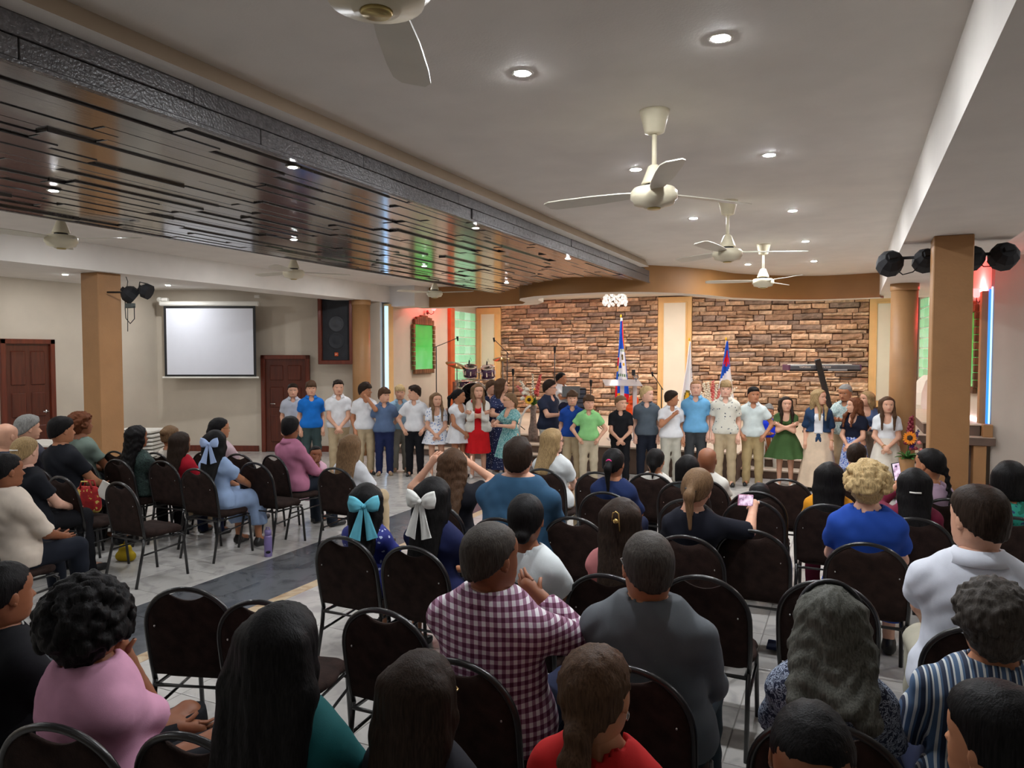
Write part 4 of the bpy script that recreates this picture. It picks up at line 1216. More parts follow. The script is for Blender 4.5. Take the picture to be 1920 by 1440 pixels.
for k, y in enumerate((3.17, 5.48, 7.82, 10.2)): downlight(-4.84, y, PB, '%s downlight in the middle of the wooden canopy' % ordn[k], M_lensW, r=.026)
for k, y in enumerate((3.36, 5.64, 7.9)): downlight(-2.97, y, PB, '%s downlight along the slate edge of the wooden canopy' % ordn[k], M_lensW, r=.024)
for k, y in enumerate((0.8, -1.6)):
    downlight(-4.84, y, PB, 'added unseen canopy lamp behind the viewer', M_lensAdd, group='canopy downlights behind the viewer', r=.026); downlight(-2.97, y, PB, 'added unseen canopy lamp behind the viewer', M_lensAdd, group='canopy downlights behind the viewer', r=.024)  # unseen as well, added for light from behind
for k, y in enumerate((-2, .5, 3, 5.5, 8, 10.5)): downlight(-7.3, y, CEIL, 'ceiling downlight above the left seats, hidden past the canopy', group='left nave downlights')  # out of sight, kept for the light they give
for k, (px, py) in enumerate(((122, 515), (315, 535))):
    p = at_z(px, py, 3.27); downlight(p.x, p.y, 3.27, 'downlight in the side aisle ceiling %s the tan square column' % ('left of' if k == 0 else 'right of'), M_lensW)
for y in (4.4, 2.2, 0, -2.5): downlight(-11.2, y, 3.27, 'unseen side aisle downlight beyond the left edge', M_lensW, group='side aisle downlights')  # unseen lamps, kept for the lighting of the aisle
for x, y in ((2.6, 9.5), (2.6, 7.0), (2.6, 4.5)): downlight(x, y, CEIL, 'unseen downlight in the right wing ceiling', M_lensW, group='right wing downlights')  # unseen lamps, kept for the lighting of the wing
for x in (-7.6, -6.2, -4.8, -3.4, -2.0, -.6): downlight(x, 15.9, CEIL, 'unseen warm downlight added to light the stone wall', M_lensS, group='stage downlights')  # hidden behind the soffit, added to brighten the stone wall
for x in (-7.2, -4.6, -3.2, -.6): downlight(x, 14.35 if x != -.6 else 15.0, CEIL, 'unseen warm downlight added over the platform', M_lensS, group='stage downlights')  # hidden too, added for light on the stage

# ------------------------------------------------------------------ ceiling fans
M_blade = pmat('fan_blade_enamel', lin(218, 212, 196), .4, var=.04)
def fan(x, y, z0, drop, rot, label):
    t = tag(empty('ceiling_fan', (x, y, z0), rot), label, 'fan', 'white ceiling fans')
    MB().lathe([(0, 0), (.085, 0), (.08, -.02), (.055, -.12), (.03, -.13), (0, -.13)], 24).build('canopy_cup', M_fan, t)
    MB().tube([(0, 0, -.12), (0, 0, -drop + .2)], .014, 10).build('rod', M_fan, t)
    MB().lathe([(.02, -drop + .24), (.035, -drop + .23), (.07, -drop + .14), (.072, -drop + .13), (0, -drop + .13)], 24).build('motor_cup', M_fan, t)
    MB().lathe([(.055, -drop + .13), (.055, -drop + .11)], 24).build('neck_ring', M_black, t)
    h = MB().lathe([(.06, -drop + .115), (.115, -drop + .108), (.13, -drop + .09), (.132, -drop + .05), (.118, -drop + .04), (.112, -drop + .02), (.06, -drop + .008), (.055, -drop), (0, -drop)], 32).build('motor_housing', M_fan, t)
    MB().lathe([(.04, -drop - .001), (.035, -drop - .008), (.0, -drop - .008)], 16).build('cap', pmat('brass_cap', lin(190, 170, 110), .3, metal=.8), h)
    for k in range(3):
        a = 2 * math.pi * k / 3; M = Matrix.Rotation(a, 4, 'Z') @ Matrix.Rotation(math.radians(10), 4, 'X')
        pts = []; zz = -drop + .085
        for u, wd in ((.12, .035), (.2, .05), (.35, .062), (.55, .066), (.66, .062), (.7, .04)): pts.append((u, wd))
        poly = [(u, wd) for u, wd in pts] + [(u, -wd) for u, wd in pts[::-1]]
        MB().prism(poly, -.003, .003, M=Matrix.Translation((0, 0, zz)) @ M).build('blade', M_blade, t)
fan(-1.032, 1.46, CEIL, .555, -.08, 'ivory ceiling fan at the top edge, seen from right below')
fan(-1.032, 4.12, CEIL, .54, .9, 'largest ivory ceiling fan hanging on a long rod')
fan(-1.032, 6.8, CEIL, .54, .35, 'middle ivory ceiling fan between the rows of downlights')
fan(-1.032, 9.69, CEIL, .54, 1.25, 'far ivory ceiling fan in front of the ochre soffit')
fan(-6.3, 4.18, CEIL, .442, .4, 'ceiling fan cut by the left edge of the picture')
fan(-6.3, 7.12, CEIL, .442, .9, 'ceiling fan hanging left of the wooden canopy, above the projection screen')
fan(-6.3, 10.5, CEIL, .442, .05, 'ceiling fan above the round column on the left')

# ------------------------------------------------------------------ stage lights on the columns
def par_can(t, c, aim, r=.1, ln=.17, name='lamp_can'):
    c = Vector(c); d = Vector(aim).normalized(); q_ = Vector((0, 0, 1)).rotation_difference(d).to_matrix()
    mb = MB(); mb.lathe([(0, -ln / 2), (r * .55, -ln / 2), (r * .8, -ln / 2 + .03), (r, -ln * .1), (r, ln / 2), (r * .93, ln / 2)], 10, c=c, M=q_, smooth=False)
    o = mb.build(name, M_blackpl, t)
    MB().lathe([(0, ln / 2 - .012), (r * .9, ln / 2 - .012)], 10, c=c, M=q_).build('lens', pmat('dark_lens', (.03, .03, .04), .12), o)
    MB().box(-.035, .035, -.02, .02, -ln / 2 - .03, -ln / 2, M=Matrix.Translation(c) @ q_.to_4x4()).build('plug_box', M_blackpl, o)
    return o
def at_y(px, py, y):
    r = ray(px, py); return CAM + r * (y / r.y)
c0 = at_y(1780, 486, 7.54)
t = tag(empty('stage_light_bar', c0), 'bar of four black stage lamps mounted on the right square column', 'stage light')
xs = [at_y(q_, 486, 7.54).x - c0.x for q_ in (1670, 1736, 1824, 1884)]
MB().tube([(xs[0], 0, .03), (xs[3], 0, .03)], .014, 8).build('bar', M_black, t)
MB().bbox(-.06, .06, -.1, .01, -.02, .08, .005).build('bracket', M_black, t)
for x_, r_, dz_ in zip(xs, (.112, .1, .1, .115), (0, .01, .01, .015)): par_can(t, (x_, .0, dz_), (-.15, .9, -.38), r_)
for k, pts in enumerate(([(xs[0], .0, -.03), (xs[0] + .1, 0, -.12), (xs[0] + .18, 0, -.1), (xs[1], 0, .0)], [(xs[2], 0, .0), (xs[2] + .08, -.02, -.08), (xs[2] + .16, -.02, -.08), (xs[3], -.02, .0)], [(xs[1], 0, .06), (xs[1] + .07, 0, .14), (xs[1] + .1, .0, .13)])): MB().tube(pts, .006, 6).build('cable', M_black, t)
pL = at_d(245, 548, 9.35)
t = tag(empty('stage_light_bar', pL), 'pair of black stage lamps bracketed to the left square column', 'stage light')
U = Vector((RGT.x, RGT.y, 0)); FW2 = Vector((FWD.x, FWD.y, 0)).normalized()
MB().tube([U * -.3, U * .2], .012, 8).build('bar', M_black, t)
par_can(t, U * -.02 + Vector((0, 0, -.02)), (.3, .6, -.5), .11, .16); o = par_can(t, U * .19 + Vector((0, 0, .02)), U * .8 + Vector((0, 0, -.35)), .1, .12)
MB().tube([U * .1 + Vector((0, 0, .02)), U * .12 + Vector((0, 0, .13)), U * .2 + Vector((0, 0, .11))], .008, 6).build('yoke', M_black, t)
MB().bbox(-.08, .05, -.03, .03, -.2, -.14, .005).build('dimmer_box', pmat('grey_box', lin(70, 78, 76), .5), t)
mb = MB(); mb.tube([(-.1, 0, 0), (-.11, 0, -.2), (-.1, 0, -.33), (-.02, 0, -.4), (.06, 0, -.34), (.06, 0, -.18)], .006, 6); mb.tube([(-.07, 0, .05), (-.05, 0, .14), (-.08, 0, .2)], .005, 6); mb.tube([(-.06, 0, -.1), (-.07, 0, -.5)], .005, 6); mb.build('cable', M_black, t)

# ------------------------------------------------------------------ screen, speaker, wall fittings on the diagonal wall
def on_wall(px, py, d=14.6): return at_d(px, py, d)
def wframe(px, py, d, nm):
    p = on_wall(px, py, d); return empty(nm, p, TH)      # the screen wall faces the camera
t = tag(wframe(394, 640, 14.5, 'projection_screen'), 'white pull-down projection screen with black border on the beige wall', 'screen')
sw, sh = 1.82, 1.40
MB().bbox(-.99, .99, -.05, .05, .70, .79, .02).build('housing', M_white, t)
MB().bbox(-sw / 2, sw / 2, -.006, .0, -sh / 2, sh / 2 + .02, .002).build('border', M_black, t)
MB().bbox(-sw / 2 + .05, sw / 2 - .05, -.012, -.004, -sh / 2 + .04, sh / 2 - .05, .002).build('fabric', pmat('screen_fabric', lin(226, 228, 236), .9, var=.01), t)
MB().bbox(-.96, .96, -.02, .012, -sh / 2 - .035, -sh / 2, .008).build('weight_bar', M_white, t)
t = tag(wframe(631, 620, 14.35, 'loudspeaker'), 'black loudspeaker in a mahogany frame high on the left wall', 'speaker')
for b_ in ((-.34, -.27, -.6, .72), (.27, .34, -.6, .72), (-.34, .34, -.66, -.58), (-.34, .34, .66, .72)): MB().bbox(b_[0], b_[1], -.12, .1, b_[2], b_[3], .01).build('frame', M_doorf, t)
MB().bbox(-.27, .27, -.02, .1, -.58, .66, .004).build('grille', pmat('speaker_grille', lin(48, 50, 54), .8, var=.2, bump=.5, bscale=300), t)
M_cone = pmat('speaker_cone', lin(74, 76, 80), .7); Mx = Matrix.Rotation(math.pi / 2, 3, 'X')
for cz, r in ((.13, .15), (-.2, .16)):
    o = MB().lathe([(r, .0), (r, .012), (r * .86, .014), (r * .8, .004), (r * .42, .002), (r * .36, .012), (0, .014)], 28, c=(0, -.02, cz), M=Mx).build('cone', M_cone if cz > 0 else pmat('speaker_cone_dim', lin(54, 56, 60), .8), t)
o = MB().bbox(-.035, .035, -.035, -.02, -.5, -.43, .004).build('badge', pmat('orange_badge', lin(222, 88, 30), .5), t)
def text(body, size, loc, rot, m, parent, name='lettering', ext=.001, align='CENTER', space=1.0):
    cu = bpy.data.curves.new(name, 'FONT'); cu.body = body; cu.size = size; cu.extrude = ext; cu.align_x = align; cu.align_y = 'CENTER'; cu.space_character = space
    tmp = bpy.data.objects.new(name, cu); COL.objects.link(tmp)
    dg = bpy.context.evaluated_depsgraph_get(); me = bpy.data.meshes.new_from_object(tmp.evaluated_get(dg)); bpy.data.objects.remove(tmp)
    o = link(name, me, m, parent); o.location = loc; o.rotation_euler = rot; return o
text('JBL', .034, (0, -.036, -.465), (math.pi / 2, 0, 0), M_white, t)
t = tag(wframe(482, 556, 14.6, 'wall_switch_box'), 'small white junction box above the projection screen corner', 'wall box')
MB().bbox(-.05, .05, -.03, .02, -.03, .03, .006).build('box', M_white, t); MB().bbox(-.02, .02, -.036, -.03, -.012, .012, .002).build('rocker', M_white, t)
t = tag(wframe(306, 562, 14.5, 'security_camera'), 'small white camera bracket in the corner above the projection screen', 'camera')
MB().lathe([(0, 0), (.05, 0), (.05, .05), (.03, .08), (0, .08)], 14, M=Mx, c=(-.06, 0, 0)).build('bracket', M_white, t); MB().bbox(0, .12, -.1, .0, -.035, .03, .01).build('body', M_white, t); MB().tube([(-.06, -.08, 0), (.02, -.06, -.01)], .015, 8).build('arm', M_white, t)

# stack of white folding tables beyond the column and a low table behind the left seats
for k in range(9):
    p = at_d(262, 840, 13.2); o = tag(empty('folding_table', (p.x + R.uniform(-.02, .02), p.y, .02 + .07 * k), TH + R.uniform(-.05, .05)), '%s white folded table in the stack beyond the tan column' % ('lowest', 'second', 'third', 'fourth', 'fifth', 'sixth', 'seventh', 'eighth', 'topmost')[k], 'table', 'stacked folding tables')
    MB().bbox(-.38, .38, -.3, .3, 0, .045, .012).build('tabletop', M_white, o)
    MB().tube([(-.3, -.31, .055), (.3, -.31, .055)], .009, 6).build('folded_leg', pmat('grey_steel', lin(110, 112, 116), .4, metal=.6), o)
p = at_d(88, 829, 10.6); t = tag(empty('side_table', (p.x, p.y, 0), .2), 'white table top showing behind the people by the left door', 'table')
MB().bbox(-.4, .4, -.3, .3, p.z - .03, p.z, .006).build('tabletop', M_white, t)
for sx in (-.36, .36):
    for sy in (-.26, .26): MB().tube([(sx, sy, 0), (sx, sy, p.z - .03)], .015, 8).build('leg', M_chrome, t)

# ------------------------------------------------------------------ mirrors with wooden frames, red wall lamps, glass blocks
M_frwood = pmat('rough_wood_block', lin(110, 74, 44), .8, var=.35, scale=12, bump=.4, rand=.25)
def green_reflection(nm, st):
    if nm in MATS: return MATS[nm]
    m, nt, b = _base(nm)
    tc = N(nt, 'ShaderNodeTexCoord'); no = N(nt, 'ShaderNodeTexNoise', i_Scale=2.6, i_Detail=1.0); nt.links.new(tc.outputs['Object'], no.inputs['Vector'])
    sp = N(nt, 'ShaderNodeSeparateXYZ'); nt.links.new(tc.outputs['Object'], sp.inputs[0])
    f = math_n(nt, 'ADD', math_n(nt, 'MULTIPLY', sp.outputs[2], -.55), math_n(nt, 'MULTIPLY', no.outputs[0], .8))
    c = ramp(nt, f, [(.05, (.0, .22, .01)), (.4, (.01, .55, .04)), (.75, (.22, .7, .28))])  # mirror's green reflection painted as a glow, paler toward the bottom
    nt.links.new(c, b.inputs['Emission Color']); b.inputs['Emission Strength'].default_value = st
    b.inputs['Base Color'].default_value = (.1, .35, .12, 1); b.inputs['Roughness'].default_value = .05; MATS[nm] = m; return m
def mirror(loc, rz, wd, ht, label, who):
    t = tag(empty('green_mirror', loc, rz), label, 'mirror')
    MB().bbox(-wd / 2, wd / 2, -.02, .0, -ht / 2, ht / 2, .003).build('glass', green_reflection('painted_green_reflection', .4), t)
    n = 10
    for s in (-1, 1):
        for k in range(n):
            z = -ht / 2 + ht * (k + .5) / n; w_ = .075 + (.02 if k % 2 else 0)
            MB().bbox(-w_ / 2, w_ / 2, -.06, 0, -ht / n / 2 + .004, ht / n / 2 - .004, .006).build('frame_block', M_frwood, t).location = (s * (wd / 2 + .02), 0, z)
    for k in range(9):
        x = -wd / 2 + wd * (k + .5) / 9
        MB().bbox(-wd / 18 + .003, wd / 18 - .003, -.06, 0, -.05, .05, .006).build('frame_block', M_frwood, t).location = (x, 0, -ht / 2 - .04)
        hh_ = .10 + .10 * math.sin(math.pi * (k + .5) / 9)
        MB().bbox(-wd / 18 + .003, wd / 18 - .003, -.06, 0, 0, hh_ + (.02 if k % 2 else 0), .006).build('frame_block', M_frwood, t).location = (x, 0, ht / 2)
    return t
def wall_lamp(loc, rz, label, red, ar=.16):
    t = tag(empty('wall_lamp', loc, rz), label, 'lamp')
    MB().lathe([(0, 0), (.05, 0), (.05, .02), (0, .03)], 14, M=Mx).build('wall_plate', pmat('red_iron', lin(120, 30, 20), .4), t)
    MB().tube([(0, -.02, 0), (0, -ar * .6, -.05), (0, -ar, -.02), (0, -ar, .03)], .008, 8).build('arm', MATS['red_iron'], t)
    MB().lathe([(.025, 0), (.05, .03), (.085, .12), (.09, .13), (.08, .12), (.02, .01)], 18, c=(0, -ar, .03)).build('shade', red, t)
    l = bpy.data.lights.new('lamp_glow', 'POINT'); l.energy = 48; l.color = (1, .05, .06); l.shadow_soft_size = .06
    lo = bpy.data.objects.new('lamp_glow', l); COL.objects.link(lo); lo.parent = t; lo.location = (0, -ar - .01, .2)
M_red = emat('red_lamp_shade', (1.0, .12, .12), 4.0)
angSL = math.atan2(17.5 - 12.55, -9.17 + 8.62)            # direction of the left stage wall
pm = Vector((-8.62, 12.55, 0)).lerp(Vector((-9.17, 17.5, 0)), .31)
mirror((pm.x + .02, pm.y, 2.13), angSL, 1.0, 1.0, 'mirror with painted green reflection in a toothed wooden frame on the left stage wall', '')
wall_lamp((pm.x + .05, pm.y + .15, 2.92), angSL, 'red glowing wall lamp above the left green mirror', M_red)
angSR = math.atan2(12.5 - 17.5, 1.80 - 1.25)
pm2 = Vector((1.80, 12.5, 0)).lerp(Vector((1.25, 17.5, 0)), .2)
mirror((pm2.x - .02, pm2.y, 2.05), angSR, 1.0, 1.15, 'mirror with painted green reflection on the right stage wall, half hidden by the square column', '')
wall_lamp((1.745, 12.93, 2.80), angSR, 'red glowing wall lamp right of the square column', M_red, .07)
def glass_blocks(p, q, z0, z1, nc, nr, label, st):
    p = Vector(p); q = Vector(q); d = q - p; L = d.length; a = math.atan2(d.y, d.x)
    t = tag(empty('glass_block_window', (p.x, p.y, 0), a), label, 'window')
    m = MATS.get('glass_block_%.2f' % st)
    if m is None:
        m, nt, b = _base('glass_block_%.2f' % st); oi = N(nt, 'ShaderNodeObjectInfo'); tc = N(nt, 'ShaderNodeTexCoord'); no = N(nt, 'ShaderNodeTexNoise', i_Scale=9.0); nt.links.new(tc.outputs['Object'], no.inputs['Vector'])
        f = math_n(nt, 'ADD', math_n(nt, 'MULTIPLY', oi.outputs['Random'], .5), math_n(nt, 'MULTIPLY', no.outputs[0], .5))
        c = ramp(nt, f, [(.2, (.1, .4, .2)), (.5, (.16, .7, .32)), (.8, (.5, .85, .6))]); nt.links.new(c, b.inputs['Emission Color']); b.inputs['Emission Strength'].default_value = st
        b.inputs['Base Color'].default_value = (.3, .5, .38, 1); b.inputs['Roughness'].default_value = .08; MATS['glass_block_%.2f' % st] = m
    bw, bh = L / nc, (z1 - z0) / nr
    me = MB().bbox(.012, bw - .012, -.05, .02, .012, bh - .012, .012).mesh('glass_block'); me.materials.append(m)
    MB().box(0, L, -.03, .01, z0, z1).build('mortar', M_white, t)
    for i in range(nc):
        for k in range(nr): link('glass_block', me, None, t).location = (i * bw, 0, z0 + k * bh)
    return t
glass_blocks((-8.96, 15.75, 0), (-9.12, 17.2, 0), 1.32, 3.05, 4, 8, 'green lit glass block window left of the drum kit', .42)
glass_blocks((1.28, 17.0, 0), (1.46, 15.4, 0), 1.3, 3.1, 4, 9, 'pale green glass block window between the right columns', .42)
struct(MB().bbox(-9.06, -8.86, 15.52, 15.72, .45, 3.1, .006).build('trim_8', pmat('orange_post', lin(190, 96, 50), .6)))
MB_b = struct(MB().bbox(-9.1, -8.8, 15.6, 17.4, .45, 1.3, .006).build('trim_9', M_riser))
for k in range(9):
    for i in range(5): link('stone', stone(.34, .09), None, MB_b).location = (0, 0, 0)
for k, ch in enumerate([c for c in MB_b.children]):
    ch.rotation_euler = (0, 0, math.pi / 2); ch.location = (-8.80, 15.78 + .355 * (k % 5), .5 + .092 * (k // 5))
# ------------------------------------------------------------------ things on the stage
ST = .45
def on_stage(px, zc, z=ST):
    p = at_d(px, 662, zc); return Vector((p.x, p.y, z))
def zpx(py, zc): return at_d(960, py, zc).z
M_steel = pmat('stand_steel', lin(150, 152, 156), .25, metal=.9, var=.1)
M_red_c = cloth(lin(214, 30, 50), .8, name='flag_red'); M_blue_c = cloth(lin(36, 92, 206), .8, name='flag_blue'); M_wht_c = cloth(lin(238, 240, 246), .8, .03, name='flag_white'); M_gold_c = cloth(lin(226, 176, 50), .8, name='flag_gold'); M_olive = cloth(lin(120, 104, 56), .8, name='emblem_olive')
M_green_c = cloth(lin(70, 130, 70), .8, name='emblem_green')
def flag(px, zc, ytop, ybot, wt, wb_, pick, mats, label, lean=0.0, name='flag'):
    zt, zb = zpx(ytop, zc), zpx(ybot, zc); p = on_stage(px, zc)
    t = tag(empty(name, p, TH), label, 'flag')
    MB().lathe([(0, 0), (.14, 0), (.14, .02), (.05, .04), (.02, .07), (0, .07)], 20).build('base', M_gold_c, t)
    MB().tube([(0, .03, .04), (lean, .03, zt - ST + .03)], .011, 8).build('pole', M_goldlt, t)
    MB().ball((lean, .03, zt - ST + .05), (.02, .02, .035), 8, 6).build('finial', M_gold_c, t)
    nu, nv = 26, 30; vs = []
    for i in range(nv + 1):
        v = i / nv; w_ = wt + (wb_ - wt) * min(1, v * 1.15) ** .8
        for j in range(nu + 1):
            u = j / nu
            vs.append((lean * (1 - v) + (u - .5) * w_ + .012 * math.sin(v * 5 + u * 3), -.03 - .028 * math.sin(u * 11 + v * 1.5) * (.3 + v) - .02, zt - ST - (zt - zb) * v - .06 * v * abs(u - .45)))
    g = lambda i, j: i * (nu + 1) + j
    mb = MB()
    mb.v = vs
    for i in range(nv):
        for j in range(nu):
            mb.f.append([g(i, j), g(i + 1, j), g(i + 1, j + 1), g(i, j + 1)]); mb.m.append(pick((j + .5) / nu, (i + .5) / nv)); mb.sm.append(True)
    o = mb.build('cloth', mats, t)
    md = o.modifiers.new('thickness', 'SOLIDIFY'); md.thickness = .004
    return t
def belize(u, v):
    if v < .05: return 2
    if u > .55 and v < .3 - .45 * (1 - u) + .1: return 0 if u < .92 else 3
    if v > .36 and v < .72 and .22 < u < .97:
        if ((u - .62) / .13) ** 2 + ((v - .46) / .035) ** 2 < 1: return 4
        if ((u - .42) / .14) ** 2 + ((v - .575) / .035) ** 2 < 1: return 1
        if ((u - .75) / .1) ** 2 + ((v - .54) / .02) ** 2 < 1: return 3
        if abs(v - .695) < .012 and int(u * 12) % 2: return 5
        if abs(v - .385) < .012 and int(u * 12) % 2 == 0: return 5
        return 2
    if u < .2 and .48 < v < .62: return 0 if v < .56 else 3
    if u < .2 and .78 < v: return 0
    if v > .9: return 0 if u > .3 + (1 - v) * 4 else 3
    return 1
flag(1166, 15.3, 597, 752, .04, .27, belize, [M_red_c, M_blue_c, M_wht_c, M_gold_c, M_olive, M_green_c], 'draped blue and red national flag with white emblem disc on a pole', lean=-.02)
def white_f(u, v):
    if ((u - .55) / .3) ** 2 + ((v - .83) / .13) ** 2 < 1:
        return 2 if ((u - .5) / .14) ** 2 + ((v - .82) / .09) ** 2 < 1 else 1
    return 0
t = flag(1288, 14.8, 641, 770, .02, .27, white_f, [M_wht_c, M_olive, M_gold_c], 'draped white flag with lettering and an oval emblem', lean=.05)
for k, ch in enumerate('OF BELIZE'):
    v = .40 + .038 * k
    text(ch, .055, (.05 * (1 - v) + .045 + .012 * k * .5, -.12, zpx(641, 14.8) - ST - (zpx(641, 14.8) - zpx(770, 14.8)) * v), (math.pi / 2, math.radians(62), 0), M_black, t)
def christ(u, v):
    d = v * 1.0 + .22 * (u - .5)
    if v < .46 + .10 * (.5 - u) * 2 - .0:
        if abs(u - .5) < .12 and .14 < v < .38: return 0
        if abs(v - .24 - .15 * abs(u - .5)) < .05 and abs(u - .5) < .42: return 0
        return 1
    return 2
flag(1359, 15.0, 640, 768, .03, .36, christ, [M_red_c, M_blue_c, M_wht_c], 'draped white flag with blue corner and red cross', lean=.03)

# drum kit
M_purple = pmat('purple_drum_shell', lin(62, 30, 66), .2, var=.2, coat=.5); M_head = pmat('drum_head', lin(222, 214, 200), .5, var=.05); M_cym = pmat('bronze_cymbal', lin(120, 96, 62), .35, metal=.8, var=.2)
kp = on_stage(893, 16.0); kit = tag(empty('drum_kit', kp, TH), 'purple drum kit with chrome fittings and bronze cymbals on the stage', 'drum kit')
def kx(px): return (px - 893) / FPX * 16.0
def kz(py): return zpx(py, 16.0) - ST
def drum(name, c, r, d, tilt, spin=0):
    M = Matrix.Rotation(spin, 3, 'Z') @ Matrix.Rotation(tilt, 3, 'X'); c = Vector(c)
    o = MB().lathe([(r, -d / 2), (r, d / 2)], 28, c=c, M=M).build(name, M_purple, kit)
    for s in (-1, 1):
        MB().lathe([(r + .008, s * d / 2 - .012), (r + .012, s * d / 2), (r + .008, s * d / 2 + .012), (r - .008, s * d / 2 + .012), (r - .008, s * d / 2 - .012), (r + .008, s * d / 2 - .012)], 28, c=c, M=M).build('hoop', M_chrome, o)
        MB().lathe([(0, s * (d / 2 + .003)), (r - .006, s * (d / 2 + .003))], 28, c=c, M=M).build('drum_head', M_head if name != 'bass_drum' else pmat('dark_drum_head', lin(36, 26, 24), .4), o)
    for k in range(8):
        a = 2 * math.pi * k / 8; MB().bbox(-.012, .012, -.01, .014, -d * .22, d * .22, .003).build('lug', M_chrome, o); 
        l = o.children[-1]; l.matrix_local = Matrix.Translation(c) @ M.to_4x4() @ Matrix.Rotation(a, 4, 'Z') @ Matrix.Translation((0, r + .006, 0))
    return o
MB().bbox(-.75, .75, -.3, .95, 0, .27, .01).build('drum_riser', M_riser, kit)
drum('bass_drum', (kx(888), .1, .60), .31, .42, math.pi / 2)
drum('rack_tom', (kx(882), -.02, kz(696)), .145, .22, .35, .1); drum('rack_tom', (kx(915), -.02, kz(698)), .15, .23, .35, -.15)
drum('floor_tom', (kx(925), .45, .62), .2, .4, 0); drum('snare', (kx(870), .5, .85), .17, .14, .05)
for (px, py, tilt, r) in ((855, 684, -.28, .23), (941, 672, .1, .2)):
    M = Matrix.Rotation(.25, 3, 'X') @ Matrix.Rotation(-tilt, 3, 'Y'); c = Vector((kx(px), -.05, kz(py)))
    o = MB().lathe([(0, .03), (.03, .028), (.04, .015), (r, -.01), (r, -.013), (.04, .012), (0, .027)], 32, c=c, M=M).build('cymbal', M_cym, kit)
    mb = MB(); mb.tube([c + Vector((0, 0, .05)), c + Vector((.02, .03, -.1)), (c.x + .03, .0, .0)], .011, 8)
    for k in range(3): mb.tube([(c.x + .03, 0, .25), (c.x + .03 + .2 * math.cos(k * 2.1 + .5), .2 * math.sin(k * 2.1 + .5), 0)], .009, 6)
    mb.build('cymbal_stand', M_steel, kit)
mb = MB(); mb.tube([(kx(898), .0, kz(690)), (kx(898), .05, .6)], .014, 8); mb.tube([(kx(882), 0, kz(697)), (kx(915), 0, kz(699))], .012, 8); mb.build('tom_mount', M_chrome, kit)
for px, py in ((880, 678), (913, 680)):
    mb = MB(); mb.tube([(kx(px), -.1, kz(py) - .05), (kx(px) + .005, -.1, kz(py) + .03)], .014, 8); mb.tube([(kx(px), -.1, kz(py) + .03), (kx(px) + .03, -.1, kz(py) + .09), (kx(px) + .05, -.1, kz(py) + .02)], .004, 5); mb.build('clip_microphone', M_blackpl, kit)

def mic_stand(px, zc, ybase_z, top_py, tip, label, kind='boom', dark=True):
    p = on_stage(px, zc, ybase_z); m = M_black if dark else M_steel
    t = tag(empty('microphone_stand', p, TH), label, 'microphone stand')
    zt = zpx(top_py, zc) - ybase_z
    MB().tube([(0, 0, .05), (0, 0, zt)], .011, 8).build('pole', m, t)
    for k in range(3):
        a = 2.1 * k + .4; MB().tube([(0, 0, .22), (.26 * math.cos(a), .26 * math.sin(a), .012)], .009, 6).build('leg', m, t)
    if tip:
        x, z = (tip[0] - px) / FPX * zc, zpx(tip[1], zc) - ybase_z
        MB().tube([(-x * .15, 0, zt - (z - zt) * .15), (x, -.05, z)], .008, 6).build('boom', m, t)
        MB().tube([(x, -.05, z + .03), (x + .01, -.06, z - .06)], [.024, .014], 8).build('microphone', M_blackpl, t)
    else:
        MB().tube([(0, -.02, zt - .02), (0, -.03, zt + .07), (0, -.03, zt + .11)], [.018, .03, .026], 10).build('microphone', M_blackpl, t)
    return t
mic_stand(818, 15.0, ST, 650, (858, 634), 'black boom microphone stand reaching over the drums from the left')
mic_stand(951, 15.6, ST, 661, (926, 636), 'boom microphone stand with grey arm right of the drum kit')
mic_stand(1040, 15.5, ST, 660, None, 'black microphone on a thin stand before the stone wall', 'straight')
mic_stand(1108, 14.6, ST, 722, None, 'low black microphone stand right of the keyboard player')
mic_stand(1241, 14.2, ST, 727, (1222, 700), 'black boom microphone in front of the cream centre panel')
mic_stand(962, 14.5, ST, 702, None, 'short black microphone stand behind the girls')

# lectern
M_acr = pmat('clear_acrylic', lin(214, 212, 216), .1, var=.02, spec=.8)
ba = M_acr.node_tree.nodes['Principled BSDF']; ba.inputs['Alpha'].default_value = .62
p = on_stage(1167, 13.0); t = tag(empty('lectern', p, TH), 'clear acrylic lectern standing at the centre of the stage', 'lectern')
zt = zpx(718, 13.0) - ST
MB().bbox(-.33, .33, -.2, .22, -.008, .008, .003, M=Matrix.Translation((0, 0, zt)) @ Matrix.Rotation(math.radians(12), 4, 'X')).build('top', M_acr, t)
MB().bbox(-.035, .035, -.01, .01, .02, zt, .003).build('post', pmat('white_acrylic', lin(235, 225, 228), .3), t)
MB().bbox(.2, .27, .03, .06, .02, zt + .02, .003).build('side_post', M_acr, t); MB().bbox(-.25, .25, -.18, .18, 0, .02, .003).build('base', M_acr, t)
for k in range(5):
    a = 2 * math.pi * k / 5
mb = MB(); [mb.ball((.255 + .035 * math.cos(2 * math.pi * k / 6), .04, zt + .1 + .035 * math.sin(2 * math.pi * k / 6)), .016, 6, 4) for k in range(6)]; mb.tube([(.255, .045, zt), (.255, .045, zt + .1)], .008, 6); mb.build('silver_ornament', M_steel, t)

